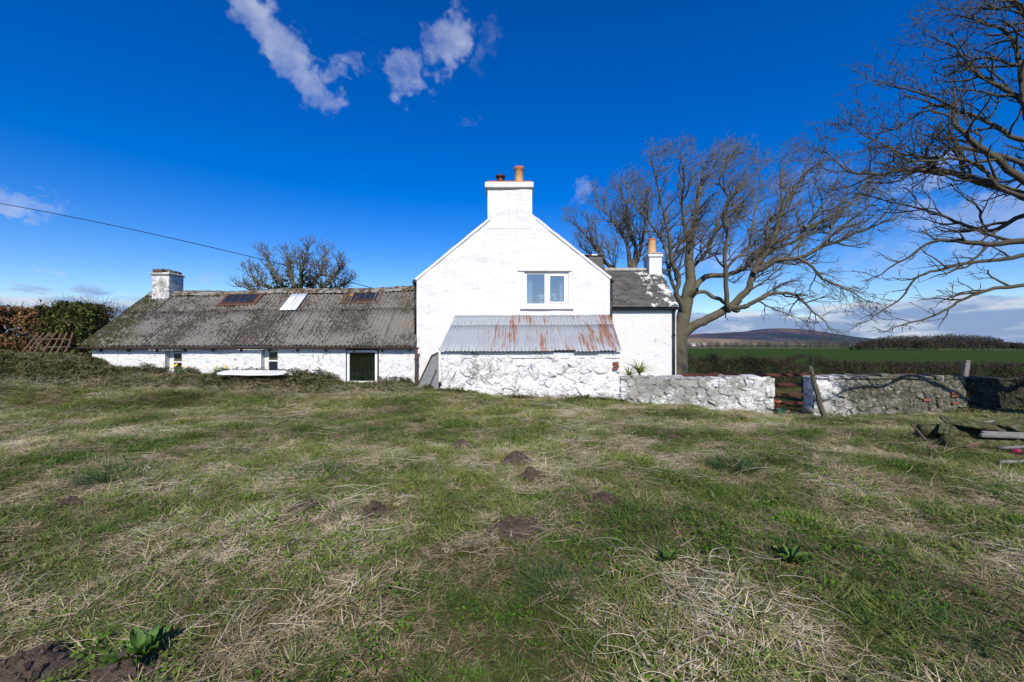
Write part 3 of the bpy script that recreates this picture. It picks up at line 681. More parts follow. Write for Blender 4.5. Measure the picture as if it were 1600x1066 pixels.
# pieces of clear sheet and the two skylights interrupt nothing: they sit proud of the sheets
for c in range(ncol):
    x0, x1 = xs[c], xs[c + 1]
    for tier in (0, 1):
        a, b = roof_frame((x0 + x1) / 2); d = b - a; L = np.linalg.norm(d); sd_ = d / L; n_ = np.array((0, -sd_[2], sd_[1]))
        tilt = np.array((1, 0, (ridge_z(x1) - ridge_z(x0)) / (x1 - x0) * (0.12 if tier == 0 else .8))); tilt = tilt - n_ * .030 / (x1 - x0); tilt /= np.linalg.norm(tilt)
        s0 = -.03 + RS.normal(0, .012) if tier == 0 else L * .60 + RS.normal(0, .012); ln = L * .60 + .12 if tier == 0 else L * .40 - .02
        p0 = np.array((x0 - .03, EY, EZ)) + sd_ * s0 + n_ * (.032 + (.016 if tier else .0) + RS.uniform(0, .01))
        p0[0] = x0 - .03
        V, F = corrugated(p0, tilt, sd_, n_, x1 - x0 + .055, ln, .147, .034, rows=5, per=8, thick=.009, warp=.05, seed=c * 2 + tier)
        obj('roof_sheet', mesh_np('roof_sheet', V, F, M['asbestos_roof'], True), wing)
MB().prism([(-14.1, RY + .02, 3.46), (-14.1, 19.5, 1.45), (-14.1, 19.5, 1.38), (-14.1, RY + .02, 3.38)], (10.89, 0, .2)).build('rear_roof_slope', M['asbestos_roof'], wing)
for c in range(1, ncol):      # dark strips added as the shadow lines of the side laps
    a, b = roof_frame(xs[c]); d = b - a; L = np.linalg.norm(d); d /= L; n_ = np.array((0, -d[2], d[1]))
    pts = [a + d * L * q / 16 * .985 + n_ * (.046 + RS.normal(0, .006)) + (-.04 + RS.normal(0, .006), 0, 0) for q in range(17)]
    MB().tube(pts, RS.uniform(.010, .026, 17) * (1.15 if c < 8 else .7), 5).build('lap_shadow_strip', M['lap_shadow_strip'], wing, True)
# ridge capping in lengths
rx = np.linspace(-14.12, WX1 - .01, 9)
for i in range(8):
    x0, x1 = rx[i], rx[i + 1] + .03; V = []; n = 9
    for x in np.linspace(x0, x1, 10):
        z = ridge_z(x)
        for q in range(n):
            t_ = (q / (n - 1) - .5) * 2; yy = t_ * .27; V.append((x, RY + yy, z + .115 - abs(t_) ** 1.4 * .215 + .012 * (i % 2) + RS.normal(0, .006)))
    F = [[a * n + q, a * n + q + 1, (a + 1) * n + q + 1, (a + 1) * n + q] for a in range(9) for q in range(n - 1)]
    obj('ridge_capping', mesh_np('ridge_capping', V, F, M['mossy_ridge'], True), wing)
# plank bargeboard on the left verge
MB().prism([(-14.09, EY, EZ - .1), (-14.09, RY, 3.38), (-14.09, RY, 3.46), (-14.09, EY, EZ - .02)], (.05, 0, 0)).build('bargeboard', M['old_white_paint'], wing)
# skylights
def on_roof(px, py):
    d = np.array(((px - CX) / F_PX, 1, (HY - py) / F_PX)); zr = 3.62
    sl = (zr - EZ) / (RY - EY); k = (EZ - EYE - sl * EY) / (d[2] - sl); return d * k + np.array((0, 0, EYE))
def roof_axes():
    sl = np.array((0, RY - EY, 3.62 - EZ)); sl /= np.linalg.norm(sl); return np.array((1., 0, .022)), sl, np.array((0, -sl[2], sl[1]))
U_, SD_, N_ = roof_axes()
def skylight(pxl, pxr, pyb, pyt, panes, missing):
    a = on_roof(pxl, pyb); b = on_roof(pxr, pyb); c = on_roof((pxl + pxr) / 2, pyt); w = b[0] - a[0]; h = np.linalg.norm((c - a)[1:])
    R = np.column_stack([U_ / np.linalg.norm(U_), SD_, N_]); lift = .075
    ctr = a + U_ * w / 2 + SD_ * h / 2 + N_ * lift
    t = MB().box(ctr - N_ * .03, (w + .34, h + .26, .05), R).build('skylight', M['rusty_flashing'], wing, bevel=.01)
    fr = MB()
    fr.box(ctr - SD_ * (h / 2), (w + .02, .05, .07), R); fr.box(ctr + SD_ * (h / 2), (w + .02, .05, .07), R)
    for k in range(panes + 1): fr.box(ctr + U_ * (-w / 2 + w * k / panes) + N_ * .003, (.03, h, .075), R)
    f = fr.build('skylight_frame', M['brown_iron'], t); f['kind'] = 'stuff'
    for k in range(panes):
        if k in missing:
            MB().box(ctr + U_ * (-w / 2 + w * (k + .5) / panes) + N_ * .012 + SD_ * h * .25, (w / panes * .8, h * .4, .02), R).build('broken_pane', M['yellow_clay'], t); continue
        MB().box(ctr + U_ * (-w / 2 + w * (k + .5) / panes) + N_ * .018, (w / panes - .035, h - .04, .012), R).build('pane', M['skylight_sheet'] if False else M['skylight_pane'], t)
def sky_pane():
    m, t, b, p = material('skylight_pane'); fin(t, b, t.mix(t.noise(p, 4, 4), (0.012, 0.016, 0.024), (0.03, 0.036, 0.05)), 0.12); b.inputs['Specular IOR Level'].default_value = .5; M['skylight_pane'] = m
sky_pane()
skylight(348, 394, 476.5, 464, 4, ()); skylight(540, 588, 473, 461, 5, (0,))
# the pale clear sheet
a = on_roof(438, 488); c = on_roof(480, 462); h = np.linalg.norm((c - a)[1:]); V, F = corrugated(a + N_ * .095, U_ / np.linalg.norm(U_), SD_, N_, .60, h, .147, .012, rows=4, per=8)
obj('clear_roof_sheet', mesh_np('clear_roof_sheet', V, F, M['clear_sheet'], True), wing)
cs = MB().box((-13.45, 16.66, 3.75), (.66, .73, 1.16), None, .01).build('chimney_stack', M['whitewash_stack'], wing, bevel=.015)
MB().box((-13.44, 16.66, 4.36), (.60, .68, .16), None, .015).build('chimney_head', M['mossy_ridge'], cs, bevel=.02)
MB().box((-13.45, 16.66, 4.265), (.76, .83, .045), None, .01).build('drip_course', M['cement'], cs, bevel=.01)
for q in range(5): MB().box((-13.68 + q * .115, 16.30, 4.39), (.105, .06, .11), None, .008).build('brick', M['brick_red'] if q == 1 else M['mossy_ridge'], cs, bevel=.008)
# window joinery
def small_window(h, y, split):
    x0, x1, z0, z1 = h
    t = frame(MB(), x0 + .12, x1 - .02, z0 + .02, z1 - .03, y, .045, .07).build('window', M['old_white_paint'], wing)
    MB().span((x0 + .165, y + .004, split - .02), (x1 - .065, y + .06, split + .025)).build('glazing_bar', M['old_white_paint'], t)
    MB().span((x0 + .165, y + .03, split + .025), (x1 - .065, y + .04, z1 - .075)).build('pane', M['dusty_pane'], t)
    MB().span((x0 + .165, y + .03, z0 + .065), (x1 - .065, y + .04, split - .02)).build('pane', M['skylight_pane'], t)
    MB().span((x0 + .01, y + .02, z0), (x0 + .115, y + .08, z1 - .01)).build('window_board', M['old_white_paint'], t)
def dusty():
    m, t, b, p = material('dusty_pane'); fin(t, b, t.mix(t.noise(p, 16, 6, .7), (0.05, 0.047, 0.035), (0.14, 0.125, 0.085)), 0.3); M['dusty_pane'] = m
dusty()
small_window(H1, WY + .16, .98); small_window(H2, WY + .16, 1.02)
x0, x1, z0, z1 = H3
dw = frame(MB(), x0 + .04, x1 - .06, z0 + .02, z1 - .06, WY + .02, .075, .09).build('glazed_door', M['paint_white'], wing)
MB().span((x0 + .115, WY + .05, z0 + .095), (x1 - .135, WY + .06, z1 - .135)).build('pane', M['dark_glass'], dw)
for k in range(6):
    w = (x1 - x0 - .3) / 6
    MB().span((x0 + .12 + k * w, WY + .14, z0), (x0 + .12 + (k + 1) * w - .012, WY + .17, z1)).build('plank', M['door_plank'], dw)
MB().span((x0 - .05, WY + .31, z0 - .1), (x1 + .05, WY + .33, z1 + .1)).build('door_lining', M['dark_timber'], dw)
MB().span((x0 - .12, WY - .03, z1 + .005), (x1 + .14, WY + .2, z1 + .075)).build('door_lintel', M['old_white_paint'], wing)
# fascia, gutter, brackets, downpipe
MB().span((-14.0, WY - .028, 1.43), (WX1, WY - .004, 1.515)).build('fascia', M['old_white_paint'], wing)
gutter(wing, M['brown_iron'], -14.2, -3.06, 13.96, EZ - .05, .062, .012)
for x in np.arange(-13.6, -3.3, .93):
    MB().box((x, WY - .06, EZ - .16), (.025, .10, .09), None, .006).build('gutter_bracket', M['brown_iron'], wing)
downpipe(wing, M['brown_iron'], -3.14, 13.97, .05, EZ - .10, .05)

# ------------------------------------------------------------------ the brick side extension with slate roof
EYX = 15.5; ex0, ex1 = XR + .01, 5.96; eez = 2.93; ery, erz = 17.28, 4.60
ext = thing('side_extension', (4.6, 16.8, -0.5), 'white painted brick extension with slate roof right of the gable', 'extension')
o = obj('front_wall', wall_grid(ex0, ex1, -.9, eez + .06, EYX, .1, (), (), .006, 31), ext); o.data.materials.append(M['whitewash_brick'])
MB().prism([(ex1 - .3, EYX + .006, -.9), (ex1 - .3, 19.0, -.9), (ex1 - .3, 19.0, eez), (ex1 - .3, ery, erz - .09), (ex1 - .3, EYX + .006, eez)], (.299, 0, 0)).build('end_wall', M['whitewash_brick'], ext)
MB().span((ex0, 18.8, -.9), (ex1 - .31, 19.0, eez)).build('back_wall', M['whitewash_brick'], ext)
d = np.array((0, ery - EYX + .14, erz - eez + .03)); L = np.linalg.norm(d); d /= L; n_ = np.array((0, -d[2], d[1])); p0 = np.array((ex0, EYX - .14, eez - .03))
MB().prism([p0, p0 + d * L, p0 + d * L - n_ * .05, p0 - n_ * .05], (ex1 + .04 - ex0, 0, 0)).build('roof_boarding', M['dark_timber'], ext)
MB().prism([(ex0, ery, erz), (ex0, 19.15, eez - .03), (ex0, 19.15, eez - .09), (ex0, ery, erz - .07)], (ex1 + .04 - ex0, 0, 0)).build('rear_roof_slope', M['slate'], ext)
# real slates, courses of lapped pieces, too small to tell apart singly
mb = MB(); rows = 15; R0 = np.column_stack([(1, 0, 0), d, n_])
tl = math.radians(3.0); R1 = np.column_stack([(1, 0, 0), d * math.cos(tl) - n_ * math.sin(tl), n_ * math.cos(tl) + d * math.sin(tl)])
for r in range(rows):
    g = L / rows; w = .215; x = ex0 + (.0 if r % 2 else -.1)
    while x < ex1 + .05:
        a0 = max(x, ex0); a1 = min(x + w - .006, ex1 + .06)
        if a1 - a0 > .04:
            mb.box(p0 + np.array(((a0 + a1) / 2 - ex0, 0, 0)) + d * (g * (r + .62)) + n_ * (.022 + RS.uniform(0, .007)), (a1 - a0, g * 1.35, .011), R1, .002)
        x += w
mb.build('slates', M['slate'], ext)['kind'] = 'stuff'
for k in range(7):
    w = (ex1 - ex0 - .62) / 7
    MB().prism([(ex0 + k * w, ery - .16, erz - .06), (ex0 + k * w, ery, erz + .075), (ex0 + k * w, ery + .16, erz - .06), (ex0 + k * w, ery, erz + .03)], (w - .015, 0, 0)).build('ridge_tile', M['cement'], ext)
cs = MB().span((5.46, 16.95, 3.9), (5.962, 17.65, 5.06)).build('chimney_stack', M['whitewash_brick'], ext, bevel=.01)
MB().span((5.41, 16.90, 5.05), (6.0, 17.7, 5.15)).build('chimney_cap', M['whitewash_brick'], cs, bevel=.01)
MB().span((5.44, 16.93, 5.145), (5.97, 17.67, 5.24)).build('cement_flaunching', M['cement'], cs, bevel=.04)
MB().lathe((5.66, 17.25, 5.2), [(.19, 0), (.185, .06), (.165, .08), (.15, .5), (.165, .55), (.16, .6), (.12, .61), (.11, .3)], 18).build('chimney_pot', M['buff_clay'], cs, True)
MB().lathe((5.66, 17.25, 5.2), [(.166, .55), (.172, .56), (.168, .625), (.13, .628), (.11, .6)], 18).build('pot_rim', M['terracotta'], cs, True)
gutter(ext, M['black_iron'], ex0 + .02, ex1 + .08, EYX - .15, eez - .06, .055)
MB().span((ex0, EYX - .035, eez - .12), (ex1, EYX - .012, eez - .05)).build('fascia', M['black_iron'], ext)
downpipe(ext, M['black_iron'], ex1 - .10, EYX - .075, -.85, eez - .10, .045)
MB().tube([(ex1 - .02, EYX - .03, -.85), (ex1 - .02, EYX - .03, eez - .2)], .022, 6).build('cable_conduit', M['old_white_paint'], ext)

# ------------------------------------------------------------------ stones
def vor_cells(pts, poly):
    out = []
    for i, p in enumerate(pts):
        d = np.linalg.norm(pts - p, axis=1); order = np.argsort(d)[1:22]; c = [np.array(q, float) for q in poly]
        for j in order:
            mid = (p + pts[j]) / 2; nrm = pts[j] - p; new = []
            for a, b in zip(c, c[1:] + c[:1]):
                da, db = (a - mid) @ nrm, (b - mid) @ nrm
                if da <= 0: new.append(a)
                if da * db < 0: new.append(a + (b - a) * da / (da - db))
            c = new
            if len(c) < 3: break
        if len(c) >= 3: out.append(np.array(c))
        else: out.append(None)
    return out
def scatter(x0, x1, z0, z1, rfun, rng, tries=4000, ax=1.25):
    pts = []; rr = []
    for _ in range(tries):
        p = np.array((rng.uniform(x0, x1), rng.uniform(z0, z1))); r = rfun(*p)
        if all(((p[0] - q[0]) / ax) ** 2 + (p[1] - q[1]) ** 2 > (.5 * (r + s)) ** 2 for q, s in zip(pts, rr)): pts.append(p); rr.append(r)
    return np.array(pts)
def stone_mesh(cell, Y, depth, rng, mat, gap=.93, sgn=-1, axis='y'):
    c = cell.mean(0); n = 12
    # resample the outline, keeping its corners blunt, and knock it about
    e = np.vstack([cell, cell[:1]]); L = np.r_[0, np.cumsum(np.linalg.norm(np.diff(e, axis=0), axis=1))]
    t = (np.arange(n) + rng.random()) / n * L[-1]; ol = np.stack([np.interp(t, L, e[:, 0]), np.interp(t, L, e[:, 1])], -1)
    ol = .86 * ol + .07 * (np.roll(ol, 1, 0) + np.roll(ol, -1, 0)); ol += rng.normal(0, .016, ol.shape) * min(1, np.ptp(cell[:, 0]) * 3)
    tx, tz = rng.normal(0, .16, 2)
    off = (ol - c).mean(0) + rng.normal(0, .03, 2) * np.ptp(cell, axis=0)
    V = []
    for s, dp in ((gap * 1.05, -.35), (gap * .98, .45), (gap * .83, .93)):
        q = c + (ol - c) * s + off * (1 - s) * 1.5
        dd = depth * dp + (q - c) @ np.array((tx, tz)) * max(dp, 0) + rng.normal(0, .22 * depth, n) * max(dp, 0)
        V.append(np.stack([q[:, 0], np.full(n, Y) + sgn * dd, q[:, 1]], -1))
    V.append(np.array([[c[0], Y + sgn * depth * 1.02, c[1]]])); V = np.concatenate(V)
    F = [[r * n + k, r * n + (k + 1) % n, (r + 1) * n + (k + 1) % n, (r + 1) * n + k] for r in range(2) for k in range(n)] + [[2 * n + k, 2 * n + (k + 1) % n, 3 * n] for k in range(n)]
    ctr = V[-1].copy(); me = mesh_np('stone', V - ctr, F, mat, False)
    return me, ctr

def stone_face(parent, x0, x1, z0f, z1f, Y, rfun, depth, mat, seed, tries=4000, relax=0):
    rng = np.random.default_rng(seed); zlo = min(z0f(x0), z0f(x1), z0f((x0 + x1) / 2)) - .05; zhi = max(z1f(x0), z1f(x1), z1f((x0 + x1) / 2))
    pts = scatter(x0 + .04, x1 - .04, zlo + .04, zhi - .03, rfun, rng, tries); poly = [(x0, zlo), (x1, zlo), (x1, zhi), (x0, zhi)]
    for _ in range(relax):
        cells = vor_cells(pts, poly); pts = np.array([c.mean(0) if c is not None else p for c, p in zip(cells, pts)])
    cells = vor_cells(pts, poly); cnt = 0
    for c in cells:
        if c is None: continue
        m = c.mean(0)
        if m[1] < z0f(m[0]) - .06: continue
        w = min(np.ptp(c[:, 0]), np.ptp(c[:, 1])); dp = depth * rng.uniform(.5, 1.25) * min(1.5, w / .22)
        me, ctr = stone_mesh(c, Y, dp, rng, mat, rng.uniform(.96, 1.06)); obj('stone', me, parent, ctr); cnt += 1
    return cnt

# ------------------------------------------------------------------ the lean-to
LY = 12.12; lx0, lx1 = -2.02, 3.06
lean = thing('lean_to_shed', (0.5, 13.2, 0.0), 'low boulder-built lean-to with rusting corrugated iron roof against the gable', 'shed')
MB().span((lx0 + .02, LY - .018, -.4), (lx1, LY + .35, 1.36)).build('wall_core', M['whitewash_boulder'], lean, bevel=.02)
MB().prism([(lx0 + .02, LY + .36, -.4), (lx0 + .02, GYP - .04, -.4), (lx0 + .02, GYP - .04, 2.42), (lx0 + .02, LY + .36, 1.45)], (.3, 0, 0)).build('side_wall', M['whitewash_boulder'], lean)
MB().prism([(lx1 - .3, LY + .36, -.4), (lx1 - .3, GYP - .04, -.4), (lx1 - .3, GYP - .04, 2.42), (lx1 - .3, LY + .36, 1.45)], (.3, 0, 0)).build('side_wall', M['whitewash_boulder'], lean)
stone_face(lean, lx0, lx1, lambda x: float(np.interp(x, [-2, 0, 3], [.1, -.05, -.15])), lambda x: 1.20, LY, lambda x, z: .33 - .12 * (z < .42) + .14 * math.sin(x * 3.3 + z * 5) , .046, M['whitewash_boulder'], 5)
V, F = wall_grid(lx0, lx1, 1.19, 1.37, LY - .05, .06, (), (), .02, 41), None
V.materials.append(M['whitewash_boulder']); obj('wall_head', V, lean)
for k, (bx, bz) in enumerate(((2.93, 1.05), (2.95, .97), (2.92, .89))):
    MB().box((bx, LY - .075, bz), (.15, .06, .062), None, .004).build('brick', M['brick_red'], lean, bevel=.006)
# roof: two tiers of iron sheets
A0 = np.array((-2.06, 11.94, 1.385)); A1 = np.array((3.03, 11.94, 1.40)); B0 = np.array((-1.90, GYP - .03, 2.52)); B1 = np.array((3.26, GYP - .03, 2.545))
ncol = 8
for c in range(ncol):
    f0, f1 = c / ncol, (c + 1) / ncol
    a = A0 + (A1 - A0) * f0; b = B0 + (B1 - B0) * f0; a2 = A0 + (A1 - A0) * f1; b2 = B0 + (B1 - B0) * f1
    sd2 = (b - a); L = np.linalg.norm(sd2); sd2 /= L; u2 = (a2 - a); W = np.linalg.norm(u2); u2 /= W; n2 = np.cross(u2, sd2)
    for tier in (0, 1):
        s0, ln = (RS.normal(0, .012), L * .70 + .1) if tier == 0 else (L * .70, L * .31)
        V, F = corrugated(a + sd2 * s0 + n2 * (.006 * (c % 2) + .007 * tier), u2, sd2, n2, W + .05, ln, W / 6, .0165, rows=4, per=8, thick=.004, warp=.015, seed=40 + c * 2 + tier)
        sh = obj('iron_sheet', mesh_np('iron_sheet', V, F, M['rusting_corrugated_iron'], True), lean)
        mbn = MB()
        for q in range(3):
            mbn.lathe(a + sd2 * (s0 + .10) + u2 * (W / 6 * (q * 2)) + n2 * (.02 + .006 * (c % 2) + .014 * tier), [(.016, -.004), (.014, .006), (.0, .012)], 6)
        nb = mbn.build('roof_nails', M['brown_iron'], sh); nb['kind'] = 'stuff'
# leaning panel and angle iron on the left of the lean-to
pn = thing('cement_sheet', (-2.35, 12.9, .15), 'grey cement sheet leaning at the left end of the lean-to', 'panel')
q0, q1, q2, q3, q4 = P(684, 551, 12.35), P(675, 556, 12.5), P(652, 602, 13.0), P(668, 612, 12.6), P(684, 612, 12.3)
for a_ in (q2, q3, q4): a_[2] -= .05
MB().prism([q0, q1, q2, q3, q4], (.02, .035, 0)).build('sheet', M['asbestos_panel'], pn)
MB().tube([q0 + (0, -.02, 0), q1 + (-.01, -.02, 0), q2 + (-.01, -.02, 0)], .018, 6).build('edge_bar', M['rusty_flashing'], pn)
q5 = P(682, 577, 12.3); MB().tube([q5 + (0, -.03, 0), P(667, 612, 12.55) + (0, -.03, -.04)], .012, 6).build('prop_bar', M['cable_black'], pn)

# ------------------------------------------------------------------ boundary walls
def gline(x, y): return g1(x, y)
wl = thing('garden_wall', (5.2, 12.3, -.25), 'lichened white rubble wall running right from the lean-to to the gap', 'wall')
wx0, wx1 = 3.075, 7.38
V = [(wx0, LY, -.8), (wx1 + .05, LY, -.9), (wx1 - .05, LY, .60), (wx0, LY, .60)]
MB().prism(V, (0, .42, 0)).build('wall_core', M['whitewash_lichen'], wl, bevel=.02)
stone_face(wl, wx0, wx1 + .06, lambda x: float(np.interp(x, [3, 7.4], [-.15, -.5])), lambda x: .60, LY, lambda x, z: .21 + .07 * math.sin(x * 2.3 + z * 5) + .12 * (x > 6.7), .034, M['whitewash_lichen'], 12, 5000)
k = 0; x = wx0
while x < wx1 - .05:
    w = RS.uniform(.22, .5); w = min(w, wx1 - x); hgt = RS.uniform(.05, .09)
    MB().box((x + w / 2, LY + .20, .575 + hgt / 2), (w - .012, .46, hgt), None, .02).build('cope_stone', M['whitewash_lichen'] if RS.random() < .95 else M['brick_red'], wl, bevel=.02); x += w
wr = thing('garden_wall', (12.0, 12.2, -.4), 'mossy rubble wall with whitened end running right from the gap', 'wall')
wx0, wx1 = 8.42, 12.62; RYF = 11.85
MB().prism([(wx0 + .03, RYF, -1), (wx1, RYF, -.9), (wx1, RYF, .62), (wx0 + .03, RYF, .62)], (0, .55, 0)).build('wall_core', M['whitewash_mossy'], wr, bevel=.03)
stone_face(wr, wx0, wx1, lambda x: float(np.interp(x, [8.4, 10, 12.7, 15], [-.6, -.5, -.35, -.3])), lambda x: .58, RYF, lambda x, z: .20 + .06 * math.sin(x * 2.1 + z * 5) + .12 * (x < 9.1), .036, M['whitewash_mossy'], 23, 9000)
x = wx0 + .02
while x < wx1 - .02:
    w = min(RS.uniform(.2, .46), wx1 - x); hgt = RS.uniform(.06, .13)
    MB().box((x + w / 2, RYF + .25, .615 + hgt / 2), (w - .012, .60, hgt), None, .016).build('cope_stone', M['brick_red'] if RS.random() < .07 and x > 9.4 else M['whitewash_mossy'], wr, bevel=.02); x += w
rb = np.random.default_rng(77)
for k in range(4):      # bricks patched into the face
    bx, bz = rb.uniform(10.9, 12.6), rb.uniform(-.1, .35)
    MB().box((bx, RYF - .05, bz), (rb.uniform(.15, .22), .07, .065), None, .006).build('brick', M['brick_red'], wr, bevel=.008)
wd = thing('garden_wall', (15.0, 12.2, -.3), 'unpainted mossy wall, tree shade darkened into its colour, at the far right beyond a straight joint', 'wall')
MB().prism([(12.64, RYF - .03, -1), (22, RYF - .03, -.9), (22, RYF - .03, .56), (12.64, RYF - .03, .56)], (0, .55, 0)).build('wall_core', M['shaded_mossy_stone'], wd, bevel=.03)
stone_face(wd, 12.64, 15.4, lambda x: -.35, lambda x: .54, RYF - .03, lambda x, z: .17 + .05 * math.sin(x * 2.1 + z * 5), .034, M['shaded_mossy_stone'], 29, 4000)
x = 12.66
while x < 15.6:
    w = RS.uniform(.25, .5); MB().box((x + w / 2, RYF + .22, .60), (w - .012, .60, .075), None, .012).build('cope_stone', M['shaded_mossy_stone'], wd, bevel=.02); x += w
# whitened end face: stacked lumps facing the gap
for k, (zc, h, w) in enumerate(((.42, .42, .30), (.08, .40, .27), (-.28, .42, .37), (-.62, .34, .42))):
    n = 12; V = []; F = []
    for i in range(7):
        v = -1 + 2 * i / 6
        for j in range(n):
            a = 2 * math.pi * j / n; e = (1 - abs(v) ** 2.6) ** .38
            V.append((wx0 + .26 + math.copysign(abs(math.cos(a)) ** .6, math.cos(a)) * w * .85 * e + RS.normal(0, .012), RYF + .26 + math.copysign(abs(math.sin(a)) ** .6, math.sin(a)) * .34 * e + RS.normal(0, .012), zc + v * h / 2 + RS.normal(0, .008)))
    F = [[i * n + j, i * n + (j + 1) % n, (i + 1) * n + (j + 1) % n, (i + 1) * n + j] for i in range(6) for j in range(n)]
    obj('end_stone', mesh_np('end_stone', V, F, M['whitewash_boulder'], True), wr)

# ------------------------------------------------------------------ bare trees
class Tree:
    def __init__(s, rng): s.rng = rng; s.big = ([], [], 0); s.V = {0: [], 1: []}; s.F = {0: [], 1: []}; s.n = {0: 0, 1: 0}
    def tube(s, layer, p, r, n):
        V, F = tube_arrays(np.asarray(p), np.asarray(r), n); s.V[layer].append(V); s.F[layer].append(F + s.n[layer]); s.n[layer] += len(V)
    def grow(s, p, d, length, r, level, cfg):
        rng = s.rng; n = max(3, min(9, int(length / cfg['seg'][level]) + 1)); pts = [np.array(p)]; d = d / np.linalg.norm(d); ds = []
        for i in range(n):
            d = d + rng.normal(0, cfg['wig'], 3) + cfg['bias'] * cfg['bk'][level] / n * 3
            d /= np.linalg.norm(d); pts.append(pts[-1] + d * length / n); ds.append(d.copy())
        pts = np.array(pts); rr = r * np.linspace(1, .35, n + 1); rr = np.maximum(rr, cfg['rmin'])
        s.tube(1 if r < cfg['thick'] else 0, pts, rr, 6 if r > .04 else (4 if r > .018 else 3))
        s.kids(pts, rr, length, level, cfg)
    def kids(s, pts, rr, length, level, cfg, t0=.18, dens=1.0):
        if level >= cfg['levels']: return
        rng = s.rng; n = len(pts) - 1; cnt = int(length / cfg['gap'][level] * dens + rng.random())
        if cnt <= 0: return
        roll = rng.uniform(0, 6.28)
        for k in range(cnt):
            t = t0 + (1 - t0) * (k + rng.random()) / cnt; t = min(t, .995); f = t * n; i = min(int(f), n - 1); f -= i
            p = pts[i] * (1 - f) + pts[i + 1] * f; d = pts[i + 1] - pts[i]; d = d / (np.linalg.norm(d) + 1e-9)
            roll += 2.4 + rng.normal(0, .5); ref = np.array((0, 0, 1.)) if abs(d[2]) < .9 else np.array((1., 0, 0))
            a = np.cross(d, ref); a /= np.linalg.norm(a); b = np.cross(d, a); side = a * math.cos(roll) + b * math.sin(roll)
            ang = rng.normal(cfg['ang'], .16); nd = d * math.cos(ang) + side * math.sin(ang)
            ln = cfg['len'][level] * rng.uniform(.55, 1.25) * (1.25 - .92 * t)
            if level == 0: ln *= min(1.0, .45 + length / 9)
            r0 = min((rr[i] * (1 - f) + rr[i + 1] * f) * .72, cfg['rad'][level] * rng.uniform(.7, 1.15))
            s.grow(p, nd, ln, r0, level + 1, cfg)
    def limb(s, pts, r0, r1, cfg, t0=.2, sub=5, rough=.05, dens=1.0, n=9):
        """a traced limb: smooth it, wobble it, then let it branch"""
        P0 = np.array(pts, float); k = len(P0); u = np.arange(k); uu = np.linspace(0, k - 1, (k - 1) * sub + 1)
        # catmull-rom
        Q = np.vstack([2 * P0[0] - P0[1], P0, 2 * P0[-1] - P0[-2]]); out = []
        for x in uu:
            i = min(int(x), k - 2); t = x - i; a, b, c, d = Q[i], Q[i + 1], Q[i + 2], Q[i + 3]
            out.append(.5 * ((2 * b) + (c - a) * t + (2 * a - 5 * b + 4 * c - d) * t * t + (3 * b - a - 3 * c + d) * t ** 3))
        out = np.array(out); wob = np.cumsum(s.rng.normal(0, rough * .4, out.shape), 0); wob -= np.linspace(0, 1, len(out))[:, None] * wob[-1]; out[1:-1] += wob[1:-1]
        rr = r0 + (r1 - r0) * np.linspace(0, 1, len(out)) ** .8
        s.tube(0, out, rr, n); L = np.linalg.norm(np.diff(out, axis=0), axis=1).sum()
        s.kids(out, rr, L, 0, cfg, t0, dens)
        # forked tip
        d = out[-1] - out[-3]
        for _ in range(3): s.grow(out[-1], d + s.rng.normal(0, .45, 3) * np.linalg.norm(d), cfg['len'][0] * .32, r1 * .9, 1, cfg)
    def finish(s, root, m0, m1):
        obj('trunk', mesh_np('trunk', np.concatenate(s.V[0]), np.concatenate(s.F[0]), m0, True), root)
        if s.V[1]: obj('crown', mesh_np('crown', np.concatenate(s.V[1]), np.concatenate(s.F[1]), m1, True), root)

def zpt(zx, zy, Y, ox, oy, k): return P(ox + zx / k, oy + zy / k, Y)

# the big windswept tree behind the extension
TY = 23.0
rng = np.random.default_rng(101); T = Tree(rng)
cfg = dict(levels=4, seg=[.5, .32, .22, .16, .14], wig=.22, bias=np.array((.24, 0, .27)), bk=[1, 1, 1, .8, .6], gap=[.42, .28, .24, .22], len=[2.3, 1.15, .68, .40], rad=[.052, .027, .015, .010], rmin=.0072, ang=.78, thick=.024)
def zl(lst, d0, d1, T_=TY):
    n = len(lst); return [zpt(x, y, T_ + d0 + (d1 - d0) * i / (n - 1), 880, 200, 2.962) for i, (x, y) in enumerate(lst)]
base = P(1061, 565, TY); base[2] = g1(base[0], TY) - .1
trunk0 = [base, P(1061, 548, TY), P(1063, 522, TY), P(1067, 500, TY), P(1074, 463, TY)]
T.limb(trunk0, .46, .33, dict(cfg, levels=0), rough=.02, n=14)
T.limb(zl([(575, 780), (585, 700), (580, 600), (590, 500), (602, 420), (622, 330), (640, 240), (652, 165)], 0, 1.2), 0.331, 0.040, cfg, .25)
T.limb([P(1063, 545, TY)] + zl([(548, 965), (600, 925), (680, 885), (760, 842), (812, 800), (862, 738), (890, 655), (930, 582), (970, 512), (1000, 425), (1040, 350), (1085, 270), (1130, 200)], 0, -2.0), 0.302, 0.040, cfg, .42)
T.limb(zl([(780, 832), (840, 830), (900, 795), (980, 770), (1060, 766), (1100, 800), (1150, 850), (1215, 895)], -.7, -3.2), 0.144, 0.024, dict(cfg, bias=np.array((.18, 0, .0)), len=[1.7, 1.0, .6, .35]), .2)
T.limb(zl([(572, 800), (600, 742), (655, 692), (740, 682), (840, 642), (910, 572), (958, 512), (995, 440), (1008, 335), (1003, 230), (1045, 150)], .2, 2.4), 0.194, 0.032, cfg, .3)
T.limb(zl([(885, 672), (940, 640), (1010, 607), (1090, 600), (1180, 552), (1260, 482), (1330, 425), (1400, 370)], -1.2, -3.6), 0.158, 0.028, cfg, .15)
